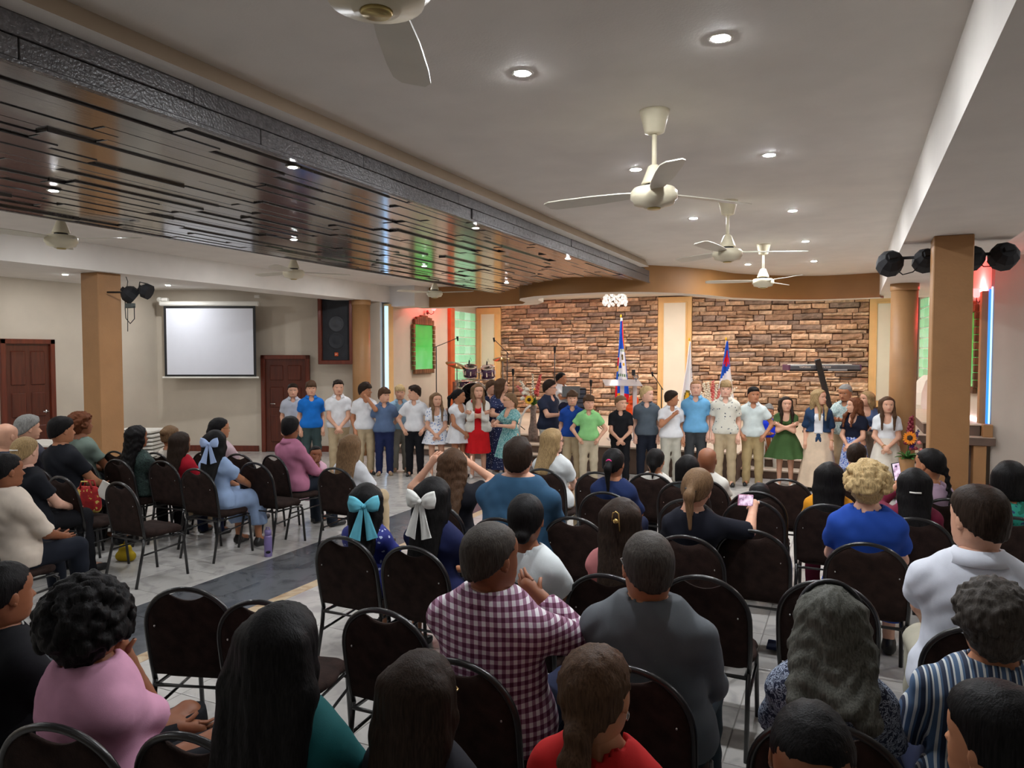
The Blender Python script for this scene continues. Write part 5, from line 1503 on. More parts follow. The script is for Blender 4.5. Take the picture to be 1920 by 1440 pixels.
# keyboard on its column stand
p = on_stage(1541, 14.3); t = tag(empty('keyboard', p, TH), 'long grey electronic keyboard on a tall black column stand', 'keyboard')
zt = zpx(690, 14.3) - ST; hw = 66 / FPX * 14.3
MB().bbox(-hw, hw, -.16, .16, zt - .04, zt + .06, .015).build('body', pmat('keyboard_grey', lin(84, 90, 98), .4), t)
MB().bbox(-hw, hw, -.17, -.15, zt - .06, zt - .025, .004).build('underside', M_blackpl, t)
for s in (-1, 1): MB().bbox(s * hw - .02, s * hw + .02, -.165, .165, zt - .045, zt + .065, .008).build('end_cheek', pmat('keyboard_purple', lin(92, 54, 84), .5), t)
for k in range(28):
    MB().bbox(-hw + .08 + k * (2 * hw - .16) / 28, -hw + .08 + (k + .94) * (2 * hw - .16) / 28, .02, .17, zt + .06, zt + .075, .002).build('white_key', M_white, t)
text('YAMAHA', .055, (-hw + .3, -.162, zt + .018), (math.pi / 2, 0, 0), M_white, t); text('MODX', .055, (-hw + .72, -.162, zt + .018), (math.pi / 2, 0, 0), M_white, t)
x1, x0_ = (1531 - 1541) / FPX * 14.3, (1549 - 1541) / FPX * 14.3
MB().bbox(-.055, .055, -.22, -.17, 0, zpx(669, 14.3) - zpx(735, 14.3) + .5, .01, M=Matrix.Translation((x0_ + .06, 0, zpx(735, 14.3) - ST - .5)) @ Matrix.Rotation(math.atan2(x1 - x0_, zpx(669, 14.3) - zpx(735, 14.3)), 4, 'Y')).build('column', M_black, t)
MB().bbox(-.4, .4, -.25, -.1, 0, .05, .01).build('base', M_black, t)
MB().bbox(.02, .5, -.2, -.16, zt - .22, zt - .2, .004).build('shelf_arm', M_black, t); MB().bbox(.05, .42, -.19, -.15, zt - .055, zt - .02, .006).build('cable_tray', pmat('pale_grey_strip', lin(130, 136, 142), .5), t)

# laptop and amplifier by the seated keyboard player
p = on_stage(1071, 14.0); t = tag(empty('laptop', p, TH), 'silver laptop lid in front of the seated keyboard player', 'laptop'); zt = zpx(735, 14.0) - ST
MB().bbox(-.17, .17, 0, .015, zt - .09, zt + .11, .006).build('lid', M_steel, t); MB().bbox(-.17, .17, 0, .24, zt - .1, zt - .085, .004).build('keyboard_deck', M_steel, t); MB().tube([(0, .1, 0), (0, .1, zt - .1)], .02, 8).build('stand', M_black, t)
p = on_stage(1087, 14.2); t = tag(empty('amplifier', p, TH), 'dark amplifier rack beside the keyboard player', 'amplifier'); zt = zpx(745, 14.2) - ST
MB().bbox(-.12, .12, -.1, .2, 0, zt + .18, .01).build('cabinet', M_blackpl, t)
for k in range(4): MB().bbox(-.1, .1, -.108, -.1, zt - .18 + k * .085, zt - .11 + k * .085, .003).build('rack_unit', pmat('rack_blue_grey', lin(58, 62, 78), .5), t)
p = on_stage(1188, 14.6); t = tag(empty('guitar', p, TH), 'orange electric guitar leaning on a stand behind the boys', 'guitar')
mb = MB(); mb.lathe([(0, -.02), (.14, -.02), (.15, 0), (.14, .02), (0, .02)], 20, c=(0, 0, .42), M=Mx); mb.lathe([(0, -.02), (.1, -.02), (.11, 0), (.1, .02), (0, .02)], 20, c=(0, 0, .6), M=Mx); mb.build('guitar_body', pmat('orange_lacquer', lin(232, 80, 24), .25), t)
MB().bbox(-.022, .022, -.03, 0, .6, 1.1, .004).build('neck', pmat('guitar_neck', lin(120, 80, 50), .5), t); MB().bbox(-.035, .035, -.02, .005, 1.1, 1.22, .006).build('headstock', M_black, t); MB().tube([(-.12, .1, 0), (0, .08, .4), (.12, .1, 0)], .01, 6).build('stand', M_black, t)

# djembe with blue cloth
p = at_d(1444, 662, 11.95); p.z = .0; t = tag(empty('djembe', (p.x, p.y, .15), 0), 'wooden hand drum with a blue cloth beside the boy in pale polo', 'drum')
MB().lathe([(.0, 0), (.11, 0), (.1, .04), (.075, .2), (.12, .36), (.15, .46), (.15, .5), (0, .5)], 20).build('drum_body', pmat('djembe_wood', lin(150, 84, 40), .5, var=.3, scale=20), t)
for k in range(10): MB().tube([(.153 * math.cos(k * .63), .153 * math.sin(k * .63), .48), (.085 * math.cos(k * .63 + .3), .085 * math.sin(k * .63 + .3), .22)], .005, 5).build('rope', M_white, t)
MB().lathe([(.155, .48), (.165, .5), (.12, .56), (.13, .68), (.08, .74), (0, .75)], 16).build('cloth', cloth(lin(24, 50, 190)), t)

# white curved device on the right platform
p = at_d(1741, 662, 13.4); t = tag(empty('stage_monitor', (p.x, p.y, .975), TH), 'white curved monitor speaker between the two right columns', 'speaker')
prof = [(-.16, .0), (-.2, .08), (-.19, .3), (-.12, .52), (0, .62), (.06, .6), (.1, .45), (.12, .2), (.1, .0)]
MB().prism(prof, -.14, .14, M=Matrix.Rotation(math.pi / 2, 4, 'X')).build('shell', M_white, t)
for z, r in ((.36, .035), (.26, .03)): MB().lathe([(0, 0), (r, 0), (r, .02), (0, .02)], 14, c=(.0, -.15, z), M=Mx).build('socket', M_blackpl, t)
MB().bbox(-.02, .08, -.1, .1, -.0, .1, .01).build('foot', M_white, t)

# chandelier of glass balls
p = at_d(1153, 566, 13.2); t = tag(empty('chandelier', (p.x, p.y, p.z)), 'round chandelier of glowing glass balls under the stage soffit', 'chandelier')
me = MB().ball((0, 0, 0), .031, 8, 6).mesh('glass_ball'); me.materials.append(emat('chandelier_glass', (1, .97, .92), .45, .05))
for k in range(58):
    z = 1 - (k + .5) / 58 * 1.35; a = k * 2.39996; r = math.sqrt(max(0, 1 - z * z))
    if z > .7: continue
    link('glass_ball', me, None, t).location = (.205 * r * math.cos(a), .205 * r * math.sin(a), .19 * z)
MB().lathe([(0, CEIL - p.z), (.14, CEIL - p.z), (.14, CEIL - p.z - .03), (.02, CEIL - p.z - .05), (.015, .15), (0, .15)], 20).build('ceiling_mount', M_chrome, t)

# ------------------------------------------------------------------ flowers
M_leaf = pmat('leaf_green', lin(64, 116, 48), .6, var=.3, rand=.2); M_stem = pmat('stem_green', lin(70, 104, 50), .7)
M_petal = {k: pmat('petal_' + k, lin(*c), .6, var=.1) for k, c in dict(white=(236, 226, 206), pink=(222, 120, 116), red=(120, 24, 40), coral=(214, 92, 84), yellow=(244, 190, 40), orange=(250, 146, 26), purple=(74, 40, 120), rose=(236, 140, 130), lime=(150, 190, 60)).items()}
M_seed = pmat('sunflower_seed', lin(60, 40, 20), .9)
def spike(t, base, tip, m, r=.03, n=12, nm='gladiolus'):
    n = int(n * 1.7)
    b, e = Vector(base), Vector(tip); o = MB().tube([b, e], .006, 5).build(nm, M_stem, t); mb = MB()
    for k in range(n):
        u = .35 + .65 * k / n; c = b.lerp(e, u); a = k * 2.4; rr = r * (1.0 - .6 * u)
        mb.ball(c + Vector((math.cos(a), math.sin(a), .1)) * rr * .8, (rr, rr, rr * .9), 6, 4)
    mb.build('petals', m, o)
def sunflower(t, c, r, m, face):
    q_ = Vector((0, 0, 1)).rotation_difference(Vector(face)).to_matrix(); c = Vector(c)
    o = MB().lathe([(0, .03), (r * .3, .025), (r * .42, .005), (r * .4, -.01), (0, -.015)], 16, c=c, M=q_).build('sunflower', M_seed, t); mb = MB()
    for k in range(17):
        a = 2 * math.pi * k / 17; M = Matrix.Translation(c) @ q_.to_4x4() @ Matrix.Rotation(a, 4, 'Z') @ Matrix.Rotation(-.12 * (k % 3), 4, 'Y')
        mb.prism([(r * .36, -r * .06), (r * .6, -r * .15), (r * .85, -r * .1), (r, 0), (r * .85, r * .1), (r * .6, r * .15), (r * .36, r * .06)], -.002, .003, M=M)
    mb.build('petals', m, o)
def rose(t, c, r, m):
    mb = MB()
    for k in range(9):
        a = k * 2.4; d = r * (.15 + .06 * k); mb.ball(Vector(c) + Vector((math.cos(a) * d, math.sin(a) * d, r * .5 - .07 * r * k)), (r * .5, r * .5, r * .45), 6, 4)
    mb.build('rose', m, t)
def leaf(t, b, d, ln, wd, m=None):
    b = Vector(b); d = Vector(d).normalized(); s = d.cross(Vector((0, 0, 1))).normalized(); up = s.cross(d); vs = []
    for i in range(7):
        u = i / 6; w_ = wd * math.sin(u * math.pi) ** .7 * (1 - .3 * u); c = b + d * ln * u + Vector((0, 0, -ln * .35 * u * u))
        vs += [c - s * w_ + up * .01, c, c + s * w_ + up * .01]
    fs = []
    for i in range(6): fs += [(i * 3, i * 3 + 1, i * 3 + 4, i * 3 + 3), (i * 3 + 1, i * 3 + 2, i * 3 + 5, i * 3 + 4)]
    MB().add(vs, fs, 0, True).build('leaf', m or M_leaf, t)
cam_dir = -FW2
# tall brown vase with mixed flowers left of centre
zc = 12.9; p = on_stage(1000, zc); t = tag(empty('flower_vase', p, TH), 'tall brown vase with sunflower, white blooms and red gladiolus', 'flower arrangement')
f = lambda py: zpx(py, zc) - ST; g = lambda px: (px - 1000) / FPX * zc
MB().lathe([(0, 0), (.07, 0), (.085, .06), (.085, .2), (.06, .3), (.05, .45), (.06, f(760)), (.05, f(760))], 20).build('vase', pmat('carved_brown_vase', lin(128, 108, 96), .6, var=.4, scale=30), t)
z0 = f(762)
spike(t, (0, 0, z0), (g(1014), .03, f(702)), M_petal['coral'], .04, 16); spike(t, (0, 0, z0), (g(999), .06, f(700)), M_petal['white'], .028, 14); spike(t, (0, 0, z0), (g(976), .04, f(714)), M_petal['white'], .04, 14); spike(t, (0, 0, z0), (g(968), .0, f(722)), M_petal['pink'], .04, 12)
sunflower(t, (g(992), -.12, f(749)), .085, M_petal['yellow'], (-.25, -1, .2))
for px, py, m, r in ((983, 738, 'white', .06), (980, 748, 'white', .055), (988, 731, 'white', .05), (1008, 738, 'coral', .03), (1002, 730, 'yellow', .02)): rose(t, (g(px), -.06, f(py)), r, M_petal[m])
for k in range(14):
    a = k * 2.4; leaf(t, (0, 0, z0), (math.cos(a), math.sin(a), .9 + .3 * (k % 3)), .22 + .03 * (k % 4), .035, M_petal['lime'] if k % 4 == 0 else None)
p = on_stage(980, 12.7); t = tag(empty('white_arch_stand', p, TH), 'white curved metal arch beside the tall brown vase', 'stand')
MB().tube([(-.05, 0, 0), (-.06, 0, .25), (-.02, 0, .45), (.06, 0, .58), (.14, 0, .64)], .018, 8).build('arch', M_white, t); MB().lathe([(0, 0), (.1, 0), (.09, .02), (0, .02)], 16).build('foot', M_white, t)
# white and pink arrangement behind the tall boys
zc = 14.3; p = on_stage(1337, zc); t = tag(empty('flower_vase', p, TH), 'white and pink gladiolus arrangement behind the boy in sky blue polo', 'flower arrangement'); g = lambda px: (px - 1337) / FPX * zc
f = lambda py: zpx(py, zc) - ST
MB().lathe([(0, 0), (.12, 0), (.14, .2), (.09, f(775)), (.08, f(775))], 18).build('vase', M_white, t); z0 = f(778)
for px, py, m in ((1320, 718, 'white'), (1328, 716, 'white'), (1338, 713, 'pink'), (1345, 720, 'white'), (1352, 728, 'rose'), (1312, 730, 'white'), (1374, 712, 'white'), (1382, 726, 'white'), (1335, 726, 'coral')): spike(t, (0, 0, z0), (g(px), .02, f(py)), M_petal[m], .045, 16)
for k in range(14): a = k * 2.4; leaf(t, (0, 0, z0), (math.cos(a), math.sin(a), 1.0), .3, .03)
# sunflower arrangement at the foot of the right column
zc = 9.75; p = at_d(1705, 662, zc); p.z = 0; t = tag(empty('flower_vase', p, TH), 'bright sunflower arrangement with dark red plume in front of the round column', 'flower arrangement'); g = lambda px: (px - 1705) / FPX * zc
f = lambda py: zpx(py, zc)
MB().lathe([(0, 0), (.1, 0), (.12, .1), (.09, f(872)), (.1, f(860)), (.09, f(860))], 18).build('vase', M_tan, t); z0 = f(862)
sunflower(t, (g(1700), -.12, f(820)), .092, M_petal['orange'], (-.15, -1, .1)); spike(t, (0, 0, z0), (g(1714), .02, f(780)), M_petal['red'], .05, 18); spike(t, (0, 0, z0), (g(1726), .0, f(806)), M_petal['purple'], .03, 12)
for px, py, m, r in ((1719, 830, 'rose', .035), (1713, 841, 'red', .035), (1723, 843, 'rose', .03), (1704, 842, 'red', .03)): rose(t, (g(px), -.1, f(py)), r, M_petal[m])
for k in range(16): a = k * 2.4; leaf(t, (0, -.02, z0), (math.cos(a), math.sin(a) * .8 - .3, .5 + .3 * (k % 3)), .2, .035)

# framed dark speaker low on the right diagonal wall
pq = at_d(1912, 850, 11.2); t = tag(empty('loudspeaker', pq, -math.atan2(1.85, 3.28)), 'black panel in a mahogany frame on the wall at the right edge', 'speaker')
for b_ in ((-.26, -.2, -.4, .25), (.5, .56, -.4, .25), (-.26, .56, .2, .26), (-.26, .56, -.42, -.36)): MB().bbox(b_[0], b_[1], -.06, .04, b_[2], b_[3], .008).build('frame', M_doorf, t)
MB().bbox(-.2, .5, -.01, .03, -.36, .2, .003).build('grille', MATS['speaker_grille'], t)
for cz in (-.2, .02): MB().lathe([(.1, 0), (.1, .01), (.05, .004), (0, .012)], 20, c=(.15, -.012, cz), M=Mx).build('cone', M_cone, t)
# ------------------------------------------------------------------ cloth colours
C = lambda r, g, b: cloth(lin(r, g, b))
WHITE, OFFW, BLACK, NAVY, KHAKI, GREYT = C(226, 226, 228), C(214, 210, 200), C(24, 24, 28), C(28, 34, 58), C(186, 166, 134), C(142, 140, 130)
DENIM, CHAR, DKGREEN = C(40, 62, 92), C(60, 62, 64), C(60, 76, 76)
F_BW = pattern('blue_on_white_floral', 'floral', (lin(228, 230, 236), lin(70, 100, 160), lin(150, 172, 208)), 1.0)
F_NAVY = pattern('white_on_navy_floral', 'floral', (lin(24, 36, 78), lin(200, 210, 230), lin(24, 36, 78)), 1.2)
F_TEAL = pattern('white_on_teal_floral', 'squiggle', (lin(58, 134, 136), lin(178, 212, 208), lin(40, 110, 120)), 1.1)
F_ROYAL = pattern('white_on_royal_floral', 'floral', (lin(34, 44, 128), lin(190, 200, 230), lin(34, 44, 128)), .9)
F_SKIRT = pattern('blue_white_swirl', 'squiggle', (lin(38, 80, 170), lin(220, 228, 240), lin(60, 110, 190)), .8)
F_PALM = pattern('palm_print', 'floral', (lin(216, 212, 198), lin(70, 78, 92), lin(216, 212, 198)), .75)
F_GREYBLUE = pattern('leaf_print_grey', 'squiggle', (lin(150, 176, 176), lin(206, 216, 210), lin(80, 112, 120)), .8)
F_NAVYSQ = pattern('navy_white_squiggle', 'squiggle', (lin(30, 40, 66), lin(168, 180, 200), lin(30, 40, 66)), 1.25)
F_PINKF = pattern('pink_floral_blotch', 'blotch', (lin(222, 160, 150), lin(206, 120, 110), lin(150, 150, 140)), 1.0)
F_TEALB = pattern('teal_green_blotch', 'blotch', (lin(20, 110, 90), lin(40, 150, 130), lin(30, 60, 100)), 1.0)
F_DKPAT = pattern('dark_green_print', 'squiggle', (lin(34, 50, 48), lin(70, 92, 84), lin(24, 36, 36)), 1.2)
GING = pattern('purple_gingham', 'gingham', (lin(222, 216, 220), lin(150, 110, 134), lin(92, 36, 66)), .78)
STRI = pattern('blue_stripes', 'stripes', (lin(74, 100, 132), lin(210, 212, 210), lin(34, 46, 70)), 1.0)
BOWB, BOWW, BOWP = cloth(lin(110, 196, 216), .6), cloth(lin(232, 232, 226), .6), cloth(lin(170, 190, 228), .6)
GOLD = pmat('gold_clip', lin(206, 172, 106), .25, metal=.8); PINKT = C(220, 60, 130)
T = lambda m: ('trousers', m)

# ------------------------------------------------------------------ the row of children standing before the stage
def zrow(x): return 11.97 - (x - 690) * .00137
def stand(px, py, who, label, dz=0, **k):
    k.setdefault('build', 1.0)
    return person(px, py, zrow(px) + dz, who, label, sit=False, **k)
stand(549, 718, 'boy in a pale grey polo', 'leftmost of the standing row, before the door', dz=.35, hair=('fade', 'dkbrown'), top=C(186, 190, 202), bot=T(DKGREEN), pose='side', collar=True)
stand(583, 714, 'boy in a bright blue polo', 'standing with arms at his sides near the door', hair=('fringe', 'brown'), top=C(28, 112, 200), bot=T(DKGREEN), pose='side', collar=True, body=175)
stand(634, 712, 'curly-haired boy in a white polo', 'standing with hands clasped in front', hair=('curlytop', 'dkbrown'), top=WHITE, bot=T(KHAKI), pose='front', collar=True, head=170, shoes='tan')
stand(684, 717, 'boy in a white T-shirt and khaki trousers', 'one hand raised to his neck', skin='tan', hair=('fringe', 'dkbrown'), top=WHITE, bot=T(KHAKI), pose=('chin', 'side'), body=165, head=110, face=0)
stand(720, 727, 'boy in a denim-blue button shirt', 'standing in navy trousers and grey shoes', hair=('fringe', 'brown'), top=C(92, 112, 144), bot=T(C(32, 40, 76)), pose='back', collar=True, head=140, shoes='tan')
stand(750, 722, 'blond boy in a light blue polo', 'standing in pale grey drawstring trousers', hair=('fringe', 'blond'), top=C(150, 184, 206), bot=T(GREYT), pose='back', collar=True, shoes='tan', dz=.4)
stand(777, 722, 'dark-haired boy in white polo and black trousers', 'looking to the left', hair=('curlytop', 'dkbrown'), top=WHITE, bot=T(BLACK), pose='pocket', collar=True, body=190, head=250)
stand(818, 735, 'girl in a white dress with blue flowers', 'standing with hands clasped', female=True, hair=('long', 'ltbrown', dict(len=.26, front=1)), top=F_BW, bot=('dress', F_BW, .40, .14), pose='front', head=160, hemz=.6, shoes='white')
stand(860, 728, 'dark-haired girl in a white ruffled dress', 'turned to the right', female=True, skin='tan', hair=('pony', 'black', dict(len=.42)), top=WHITE, bot=('dress', WHITE, .40, .13), pose='front', body=140, head=95, sleeve='none', hemz=.6)
stand(896, 718, 'girl in a red dress and white cardigan', 'standing with folded arms', female=True, hair=('long', 'ltbrown', dict(len=.28, front=1)), top=C(206, 28, 34), bot=('dress', C(206, 28, 34), .27, .11), pose='cross', sleeve='none', extras=(('cardigan', OFFW),), hemz=.6, head=165, shoes='white')
stand(922, 713, 'boy half hidden behind the girl in navy flowers', '', dz=.75, hair=('short', 'brown'), top=NAVY, bot=T(NAVY), pose='side', head=130)
stand(940, 708, 'tall girl in a navy flowered dress', 'long brown hair, turned to the right', female=True, hair=('long', 'brown', dict(len=.2)), top=F_NAVY, bot=('dress', F_NAVY, .07, .13), pose=('side', 'belly'), body=150, head=85, extras=(('glasses',),), hemz=.6, shoes='white', dz=.32)
stand(956, 735, 'short-haired girl in a teal flowered dress', 'facing left with hands together', female=True, hair=('tied', 'ltbrown'), top=F_TEAL, bot=('dress', F_TEAL, .30, .15), pose=('hold', 'hold'), body=225, head=255, extras=(('glasses', GOLD),), hemz=.6, dz=-.5)
stand(1030, 712, 'stocky man in a dark navy polo and glasses', 'turned right with hands together', hair=('short', 'dkbrown'), top=C(36, 42, 60), bot=T(OFFW), pose=('side', 'hold'), body=130, head=95, build=1.25, collar=True, extras=(('glasses',),), dz=.35, face=2)
stand(1073, 732, 'boy in a royal blue polo', 'standing between the navy man and green polo', hair=('fringe', 'brown'), top=C(30, 70, 150), bot=T(KHAKI), pose='side', collar=True, dz=-.1)
stand(1104, 740, 'boy in a light green polo', 'hands in his khaki pockets', hair=('fringe', 'brown'), skin='light', top=C(142, 204, 132), bot=T(C(196, 182, 156)), pose='pocket', collar=True, head=165, shoes='black', dz=-.3)
stand(1164, 741, 'boy in a black short-sleeved shirt', 'hands crossed in front, head turned right', hair=('fade', 'ltbrown'), top=BLACK, bot=T(BLACK), pose='front', collar=True, head=140, dz=-.1)
stand(1213, 724, 'blond curly boy in a slate grey polo', 'looking to the right', hair=('curlytop', 'blond'), skin='fair', top=C(86, 96, 106), bot=T(C(28, 32, 44)), pose='side', collar=True, head=120)
stand(1259, 731, 'boy in a white buttoned shirt', 'hand on his chest, face turned away to the right', hair=('fade', 'dkbrown'), skin='tan', top=WHITE, bot=T(C(186, 182, 168)), pose=('side', 'chest'), collar=True, body=165, head=75, dz=-.1)
stand(1305, 711, 'tall ginger boy in a sky blue polo', 'charcoal trousers, looking ahead', hair=('crop', 'ginger'), skin='fair', top=C(112, 172, 214), bot=T(CHAR), pose='side', collar=True)
stand(1361, 713, 'tall boy in a cream palm-print shirt', 'open collar and khaki trousers', hair=('fringe', 'dkblond'), skin='fair', top=F_PALM, bot=T(KHAKI), pose='side', collar=True, dz=-.1)
stand(1413, 724, 'boy in a pale mint polo', 'hands in the pockets of his khaki trousers', hair=('fade', 'black'), skin='tan', top=C(208, 218, 216), bot=T(C(176, 154, 112)), pose='pocket', collar=True, head=160)
stand(1474, 742, 'girl in a green dress with folded arms', 'long dark hair', female=True, hair=('long', 'dkbrown', dict(len=.24, front=1)), top=C(60, 86, 46), bot=("dress", C(62, 88, 48), .33, .20), pose='cross', sleeve='puff', head=165, hemz=.6, shoes='white')
stand(1536, 728, 'girl in a knotted denim shirt and cream skirt', 'looking right', female=True, hair=('long', 'dkblond', dict(len=.24, front=1)), top=DENIM, bot=('skirt', C(214, 190, 164), .05, .17), pose='side', sleeve='elbow', head=120, extras=(('inset', WHITE), ('knot', DENIM), ('bracelet', 'L', GOLD)), hemz=.58, dz=-.2)
stand(1603, 744, 'auburn-haired girl in a navy top and blue swirl skirt', 'facing left', female=True, hair=('wavy', 'auburn', dict(len=.22, front=1)), top=C(22, 26, 42), bot=('skirt', F_SKIRT, .1, .15), pose='front', body=205, head=250, hemz=.58, dz=-.35)
stand(1626, 732, 'blonde girl in a dusty blue T-shirt', 'standing behind the auburn-haired girl', female=True, hair=('long', 'dkblond', dict(len=.2)), top=C(78, 98, 136), bot=('skirt', C(150, 134, 118), .1, .14), pose='belly', head=235, dz=.35, hemz=.58)
stand(1664, 742, 'girl in a white T-shirt and white lace skirt', 'rightmost of the standing row', female=True, hair=('long', 'brown', dict(len=.26, front=1)), top=C(222, 224, 226), bot=('skirt', C(222, 214, 200), .12, .17), pose='front', head=165, hemz=.58, extras=(('bracelet', 'R', GOLD),), dz=-.55, skin='light')
# on the stage
person(1052, 697, 14.4, 'seated keyboard player in a white polo', 'short dark hair and beard, behind the boys', sit=True, stage=ST, skin='tan', hair=('crop', 'black'), top=WHITE, bot=T(NAVY), body=110, head=100, pose='hold', collar=True, chair=False)
tag(MB().lathe([(0, 0), (.16, 0), (.15, .02), (.03, .03), (.03, .4), (.18, .41), (.18, .455), (0, .46)], 18).build('stool', M_black), 'round black stool under the keyboard player', 'stool').location = on_stage(1052, 14.4)
person(1587, 718, 11.0, 'grey-haired man in a leaf-print shirt', 'standing behind the girls near the keyboard', sit=False, hs=1.1, skin='tan', hair=('crop', 'grey'), top=F_GREYBLUE, bot=T(KHAKI), pose=('hold', 'hold'), body=200, head=205, collar=True, nod=12, face=2)
person(1441, 758, 12.15, 'drummer in a blue shirt and white trousers', 'sitting on the stage edge behind the others', sit=True, skin='tan', hair=('short', 'grey'), top=C(30, 60, 180), bot=T(OFFW), body=172, pose='hold', chair=False)

# ------------------------------------------------------------------ seated audience
S_ = person
# nearest rows
S_(8, 1050, 2.75, 'man in black at the left edge', 'dark cropped hair, face turned right', skin='brown', hair=('crop', 'black'), top=C(22, 22, 26), bot=T(BLACK), body=10, head=60, dx=-.03, build=1.1, face=2)
S_(157, 1082, 2.5, 'woman in a pink blouse', 'curly dark hair gathered up, hand at her face', female=True, skin='brown', hair=('curly', 'black', dict(n=190, r=.46, drop=.55)), top=C(206, 150, 176), bot=T(BLACK), body=12, head=25, pose=('lap', ('px', 238, 1236, 2.62, (.3, .2, -1))), hs=1.22, Hset=1.66, build=1.5, sleeve='elbow', chair=False)
S_(523, 1125, 2.05, 'woman in a dark teal top with long black hair', 'seated in the front left', female=True, skin='tan', hair=('long', 'black', dict(len=.42, w=.48)), top=C(20, 82, 84), bot=T(BLACK), body=-5, build=1.15, sleeve='long', chair=False)
S_(785, 1218, 1.98, 'woman in a black top with dark brown hair', 'glasses just showing, bottom centre-left', female=True, skin='tan', hair=('long', 'dkbrown', dict(len=.3, w=.34)), top=C(34, 34, 40), bot=T(BLACK), head=30, extras=(('glasses', GOLD),), build=1.05, chair=False)
S_(1122, 1206, 1.92, 'woman in a red shirt', 'brown hair tied low, earring at the right ear', female=True, skin='tan', hair=('lowpony', 'brown'), top=C(176, 28, 28), bot=T(NAVY), head=25, tilt=-4, extras=(('earring', 1),), build=1.15, chair=False, sleeve='elbow')
S_(1522, 1302, 1.6, 'young boy facing the viewer', 'short black hair and white shirt, turned in his seat', skin='brown', hair=('crop', 'black'), top=C(206, 216, 216), bot=T(NAVY), body=165, head=178, nod=14, chair=False, Hset=1.2, hs=1.15)
S_(1885, 1282, 1.55, 'man with a faded haircut in the bottom right corner', 'face turned left', skin='tan', hair=('fade', 'black'), top=C(30, 30, 34), bot=T(NAVY), body=-20, head=-55, chair=False, face=2)
S_(918, 972, 2.85, 'man in a purple gingham shirt', 'grey crew cut, head turned right', skin='brown', hair=('crop', 'dkgrey'), top=GING, bot=T(NAVY), head=48, build=1.45, hs=1.14, sleeve='long', collar=True, pose=('lap', ('px', 1016, 1122, 3.05)), face=2)
S_(1215, 990, 2.8, 'man in a grey long-sleeved T-shirt', 'thinning cropped hair and glasses', skin='tan', hair=('crop', 'dkgrey'), top=C(92, 96, 100), bot=T(C(36, 48, 56)), head=-12, build=1.5, hs=1.14, sleeve='long', extras=(('glasses',),), face=2)
S_(1560, 1097, 2.4, 'grey-haired woman in a navy printed blouse', 'long wavy hair and a hairband, head bowed', female=True, skin='tan', hair=('wavy', 'midgrey', dict(len=.12, w=.40, spread=1.15)), top=F_NAVYSQ, bot=T(NAVY), head=-5, nod=16, extras=(('headband', M_black),), build=1.15, sleeve='elbow')
S_(1868, 1082, 2.3, 'man in a blue striped shirt', 'curly dark grey hair', skin='tan', hair=('curly', 'dkgrey', dict(n=170, r=.40, drop=.35)), top=STRI, bot=T(NAVY), head=-18, build=1.2, sleeve='elbow', chair=False, body=-6)
S_(1838, 906, 3.15, 'man in a white polo with a fade haircut', 'head turned left', skin='light', hair=('fade', 'dkbrown'), top=C(214, 218, 228), bot=T(C(176, 172, 154)), head=-38, build=1.25, hs=1.12, collar=True, pose='thigh', face=2)
S_(1628, 864, 4.45, 'woman with blonde curls in a royal blue dress', '', female=True, skin='fair', hair=('curly', 'blond', dict(n=210, r=.48, drop=.45)), top=C(36, 74, 164), bot=('dress', C(36, 74, 164)), head=0, build=1.2, pose='lap')
S_(985, 922, 3.75, 'woman in a white top with dark tied hair', '', female=True, skin='brown', hair=('lowbun', 'black'), top=C(214, 220, 220), bot=T(NAVY), head=10, build=1.1)
S_(1165, 930, 3.85, 'woman in a dusty pink blouse with a gold hair clip', '', female=True, skin='tan', hair=('long', 'dkbrown', dict(len=.22)), top=C(178, 112, 112), bot=T(NAVY), head=12, extras=(('clawclip', GOLD),), sleeve='long')
S_(1300, 872, 4.6, 'woman in black holding up a phone', 'light brown ponytail and claw clip', female=True, skin='light', hair=('pony', 'ltbrown', dict(len=.2)), top=C(22, 24, 34), bot=T(BLACK), head=18, tilt=12, pose=('lap', ('px', 1412, 956, 4.85)), extras=(('clip', M_black, .52),), sleeve='elbow')
S_(685, 903, 4.6, 'girl with a light blue hair bow', 'long black hair, royal blue flowered dress', female=True, skin='tan', hair=('long', 'black', dict(len=.27)), top=F_ROYAL, bot=('dress', F_ROYAL), extras=(('bow', BOWB, .86),), head=6)
S_(812, 891, 4.38, 'girl with a white hair bow', 'long black hair, dark navy top', female=True, skin='tan', hair=('long', 'black', dict(len=.27)), top=C(28, 34, 72), bot=T(NAVY), extras=(('bow', BOWW, .9),))
S_(848, 838, 5.6, 'woman with long brown hair raising both arms', 'taking a picture, black top', female=True, skin='light', hair=('wavy', 'brown', dict(len=.26, w=.32)), top=C(26, 26, 32), bot=T(BLACK), head=8, pose=(('px', 806, 872, 5.8, (1, 0, -.5)), ('px', 886, 872, 5.8, (1, 0, -.5))), build=1.15)
S_(970, 821, 5.15, 'broad man in a steel blue shirt', 'short brown hair', hair=('short', 'dkbrown'), skin='light', top=C(50, 84, 112), bot=T(NAVY), head=8, build=1.75, hs=1.12, sleeve='elbow', collar=True, chair_dx=.0)
S_(1035, 801, 7.2, 'blonde woman in a white top and dark glasses', 'head turned right', female=True, skin='fair', hair=('long', 'dkblond', dict(len=.2)), top=C(218, 222, 222), bot=T(KHAKI), head=62, extras=(('glasses',),), build=1.1, pose='lap')
S_(1150, 838, 6.0, 'girl in navy with a ponytail and pink hair tie', '', female=True, skin='tan', hair=('pony', 'black', dict(len=.2)), top=C(32, 46, 86), bot=T(NAVY), extras=(('tie', PINKT),), build=1.1, sleeve='elbow')
